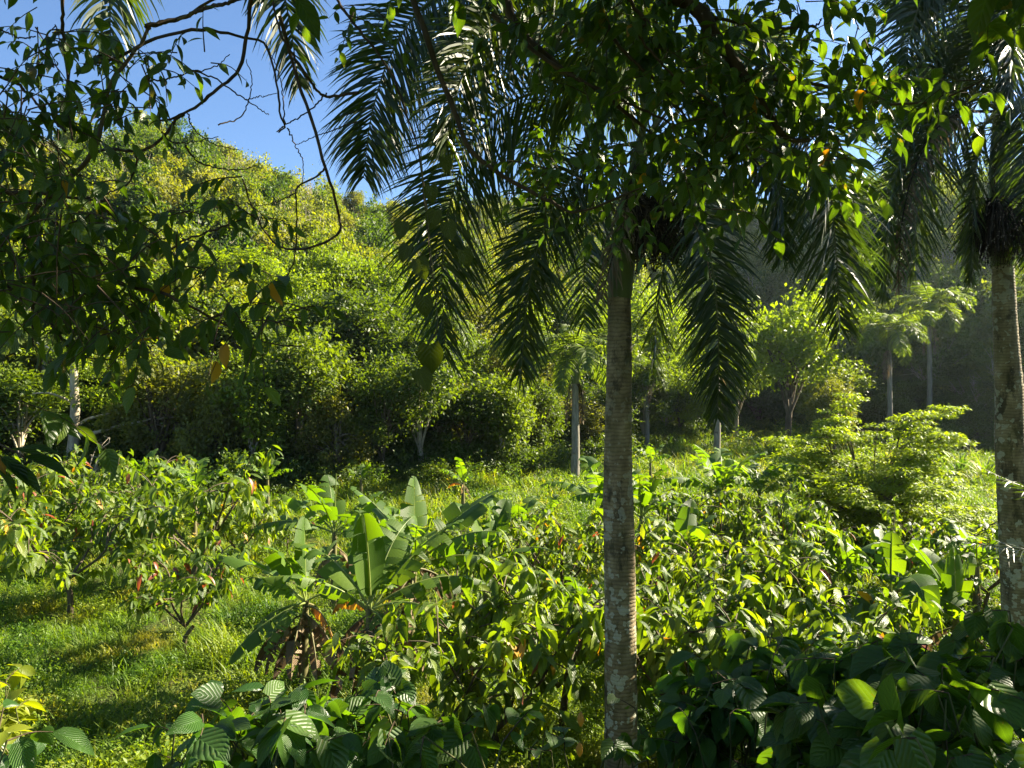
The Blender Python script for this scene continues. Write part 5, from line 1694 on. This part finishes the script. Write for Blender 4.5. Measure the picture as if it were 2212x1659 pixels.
bush('quilted_shrub', 'bright shrub with quilted veined leaves at the bottom, lower left of centre', 'shrub', on_ground(700, 3.6), [
    (14, 640, 1545, 60, 30, 3.5, .15, .18, 5, 0.155), (10, 560, 1585, 60, 30, 3.3, .15, .2, 5, 0.163), (15, 800, 1555, 70, 35, 3.6, .2, .2, 5, 0.141), (12, 920, 1595, 70, 30, 3.6, .2, .2, 5, 0.133), (9, 470, 1615, 60, 20, 3.2, .1, .2, 5, 0.148), (15, 700, 1625, 120, 25, 3.3, .2, .2, 5, 0.148)],
    LV_QU + LV_HE[:2], TPL_QUILT, M_QUILT, 81)
bush('dark_shrub', 'shaded shrub with long glossy veined leaves right of the big trunk at the bottom', 'shrub', on_ground(1700, 4.2), [
    (5, 1680, 1390, 60, 20, 4.6, .2, .2, 5, .19), (4, 1820, 1430, 40, 20, 4.4, .2, .2, 5, .18),
    (20, 1670, 1460, 55, 30, 4.6, .2, .2, 6, 0.177), (24, 1580, 1510, 50, 40, 4.4, .2, .2, 6, 0.177), (27, 1640, 1580, 90, 40, 4.2, .2, .2, 6, 0.177), (20, 1750, 1500, 60, 50, 4.3, .2, .2, 6, 0.170), (14, 1520, 1610, 30, 30, 4.2, .2, .2, 5, 0.163)],
    LV_QU, TPL_QUILT, M_QUILT, 82, up=.1)
bush('heart_leaf_vine', 'tangle of large dark heart-shaped vine leaves in the bottom right corner', 'vine', on_ground(2050, 3.4), [
    (24, 1990, 1445, 110, 26, 4.2, .3, .2, 4, 0.163), (27, 2130, 1450, 60, 38, 3.9, .3, .2, 4, 0.177), (34, 1900, 1570, 110, 40, 3.8, .3, .2, 4, 0.177), (37, 2080, 1580, 90, 50, 3.3, .3, .2, 4, 0.177), (27, 1980, 1640, 140, 20, 3.2, .3, .2, 4, 0.177), (17, 1780, 1640, 60, 20, 3.6, .2, .2, 4, 0.170), (14, 2195, 1390, 20, 30, 4.2, .2, .2, 4, 0.136)],
    LV_HE, TPL_HEART, M_VINE, 83, up=.2, droop=.7)
bush('twining_vine', 'light green vine with small pointed leaves at the foot of the big trunk', 'vine', on_ground(1345, 4.2), [
    (4, 1350, 1610, 20, 15, 4.3, .1, .14, 3, .13), (4, 1190, 1600, 30, 20, 4.4, .1, .14, 3, .10), (3, 1420, 1580, 30, 30, 4.4, .1, .14, 3, .11)], LV_HE, TPL_HEART, M_VINE, 84)
bush('yellow_shrub', 'small shrub with yellow green leaves at the lower left picture edge', 'shrub', on_ground(-20, 5.0), [
    (12, -5, 1530, 20, 45, 5.2, .2, .14, 6, .15), (7, 10, 1600, 20, 25, 5.0, .2, .14, 5, .15)], [one_leaf(TPL_OVATE, leaf_mat('yellow_green_leaf', [(0, (.13, .18, .015)), (1, (.24, .26, .02))], trans=.5, rough=.4))], TPL_OVATE, M_VINE, 85)
bush('corner_shrub', 'green leaves poking up in the lower left corner', 'shrub', on_ground(30, 3.6), [(6, 40, 1645, 50, 12, 3.6, .15, .15, 5, .16), (3, 10, 1600, 20, 15, 3.4, .1, .15, 4, .2)], LV_QU, TPL_QUILT, M_QUILT, 86)
rng = np.random.default_rng(90)
ds = root('dark_hanging_branch', 'dark drooping leaf spray with a brown leaf at the left edge', 'branch', tuple(P(-40, 960, 2.6)))
off = np.array(ds.location)
branch(ds, [P(-60, 930, 2.6), P(0, 960, 2.6), P(50, 985, 2.6)], .006, .003, off, 12, M_TWIG, 'twig')
for (x, y, dx, dz, s) in [(20, 970, 1, -.25, .17), (50, 985, 1, -.2, .18), (0, 985, .8, -.5, .15), (-10, 1010, .6, -1, .15), (40, 970, .9, .1, .13), (15, 1000, 1, -.6, .16)]:
    R = frames(np.array([[dx, .3 * rng.normal(), dz]]), np.array([[.2 * rng.normal(), -.3, 1.0]]))
    part('leaf', LV_LA[0], ds, mats4(R, [P(x, y, 2.6) - off], [s])[0])
part('leaf', one_leaf(TPL_OVATE, M_BANORANGE), ds, mats4(frames(np.array([[.1, 0, -1.0]]), np.array([[0, -1.0, .2]])), [P(2, 985, 2.6) - off], [.07])[0], label='brown dry leaf')

# ------------------------------------------------------------------ air
hm, N, L = nt_new('haze')
ho = node(N, 'ShaderNodeOutputMaterial')
pv = node(N, 'ShaderNodeVolumePrincipled')
pv.inputs['Color'].default_value = (0.76, 0.89, 1.0, 1)
pv.inputs['Density'].default_value = 0.00018
pv.inputs['Anisotropy'].default_value = 0.72
L.new(pv.outputs[0], ho.inputs['Volume'])
x0, x1, y0, y1, z0, z1 = -560, 560, -560, 560, -2.5, 58
m = MB()
m.add([(x0, y0, z0), (x1, y0, z0), (x1, y1, z0), (x0, y1, z0), (x0, y0, z1), (x1, y0, z1), (x1, y1, z1), (x0, y1, z1)], [(0, 3, 2, 1), (4, 5, 6, 7), (0, 1, 5, 4), (1, 2, 6, 5), (2, 3, 7, 6), (3, 0, 4, 7)])
hz_ = part('haze', m.build('haze', hm, smooth=False))
tag(hz_, 'thin bright morning haze in the valley air', kind='stuff')
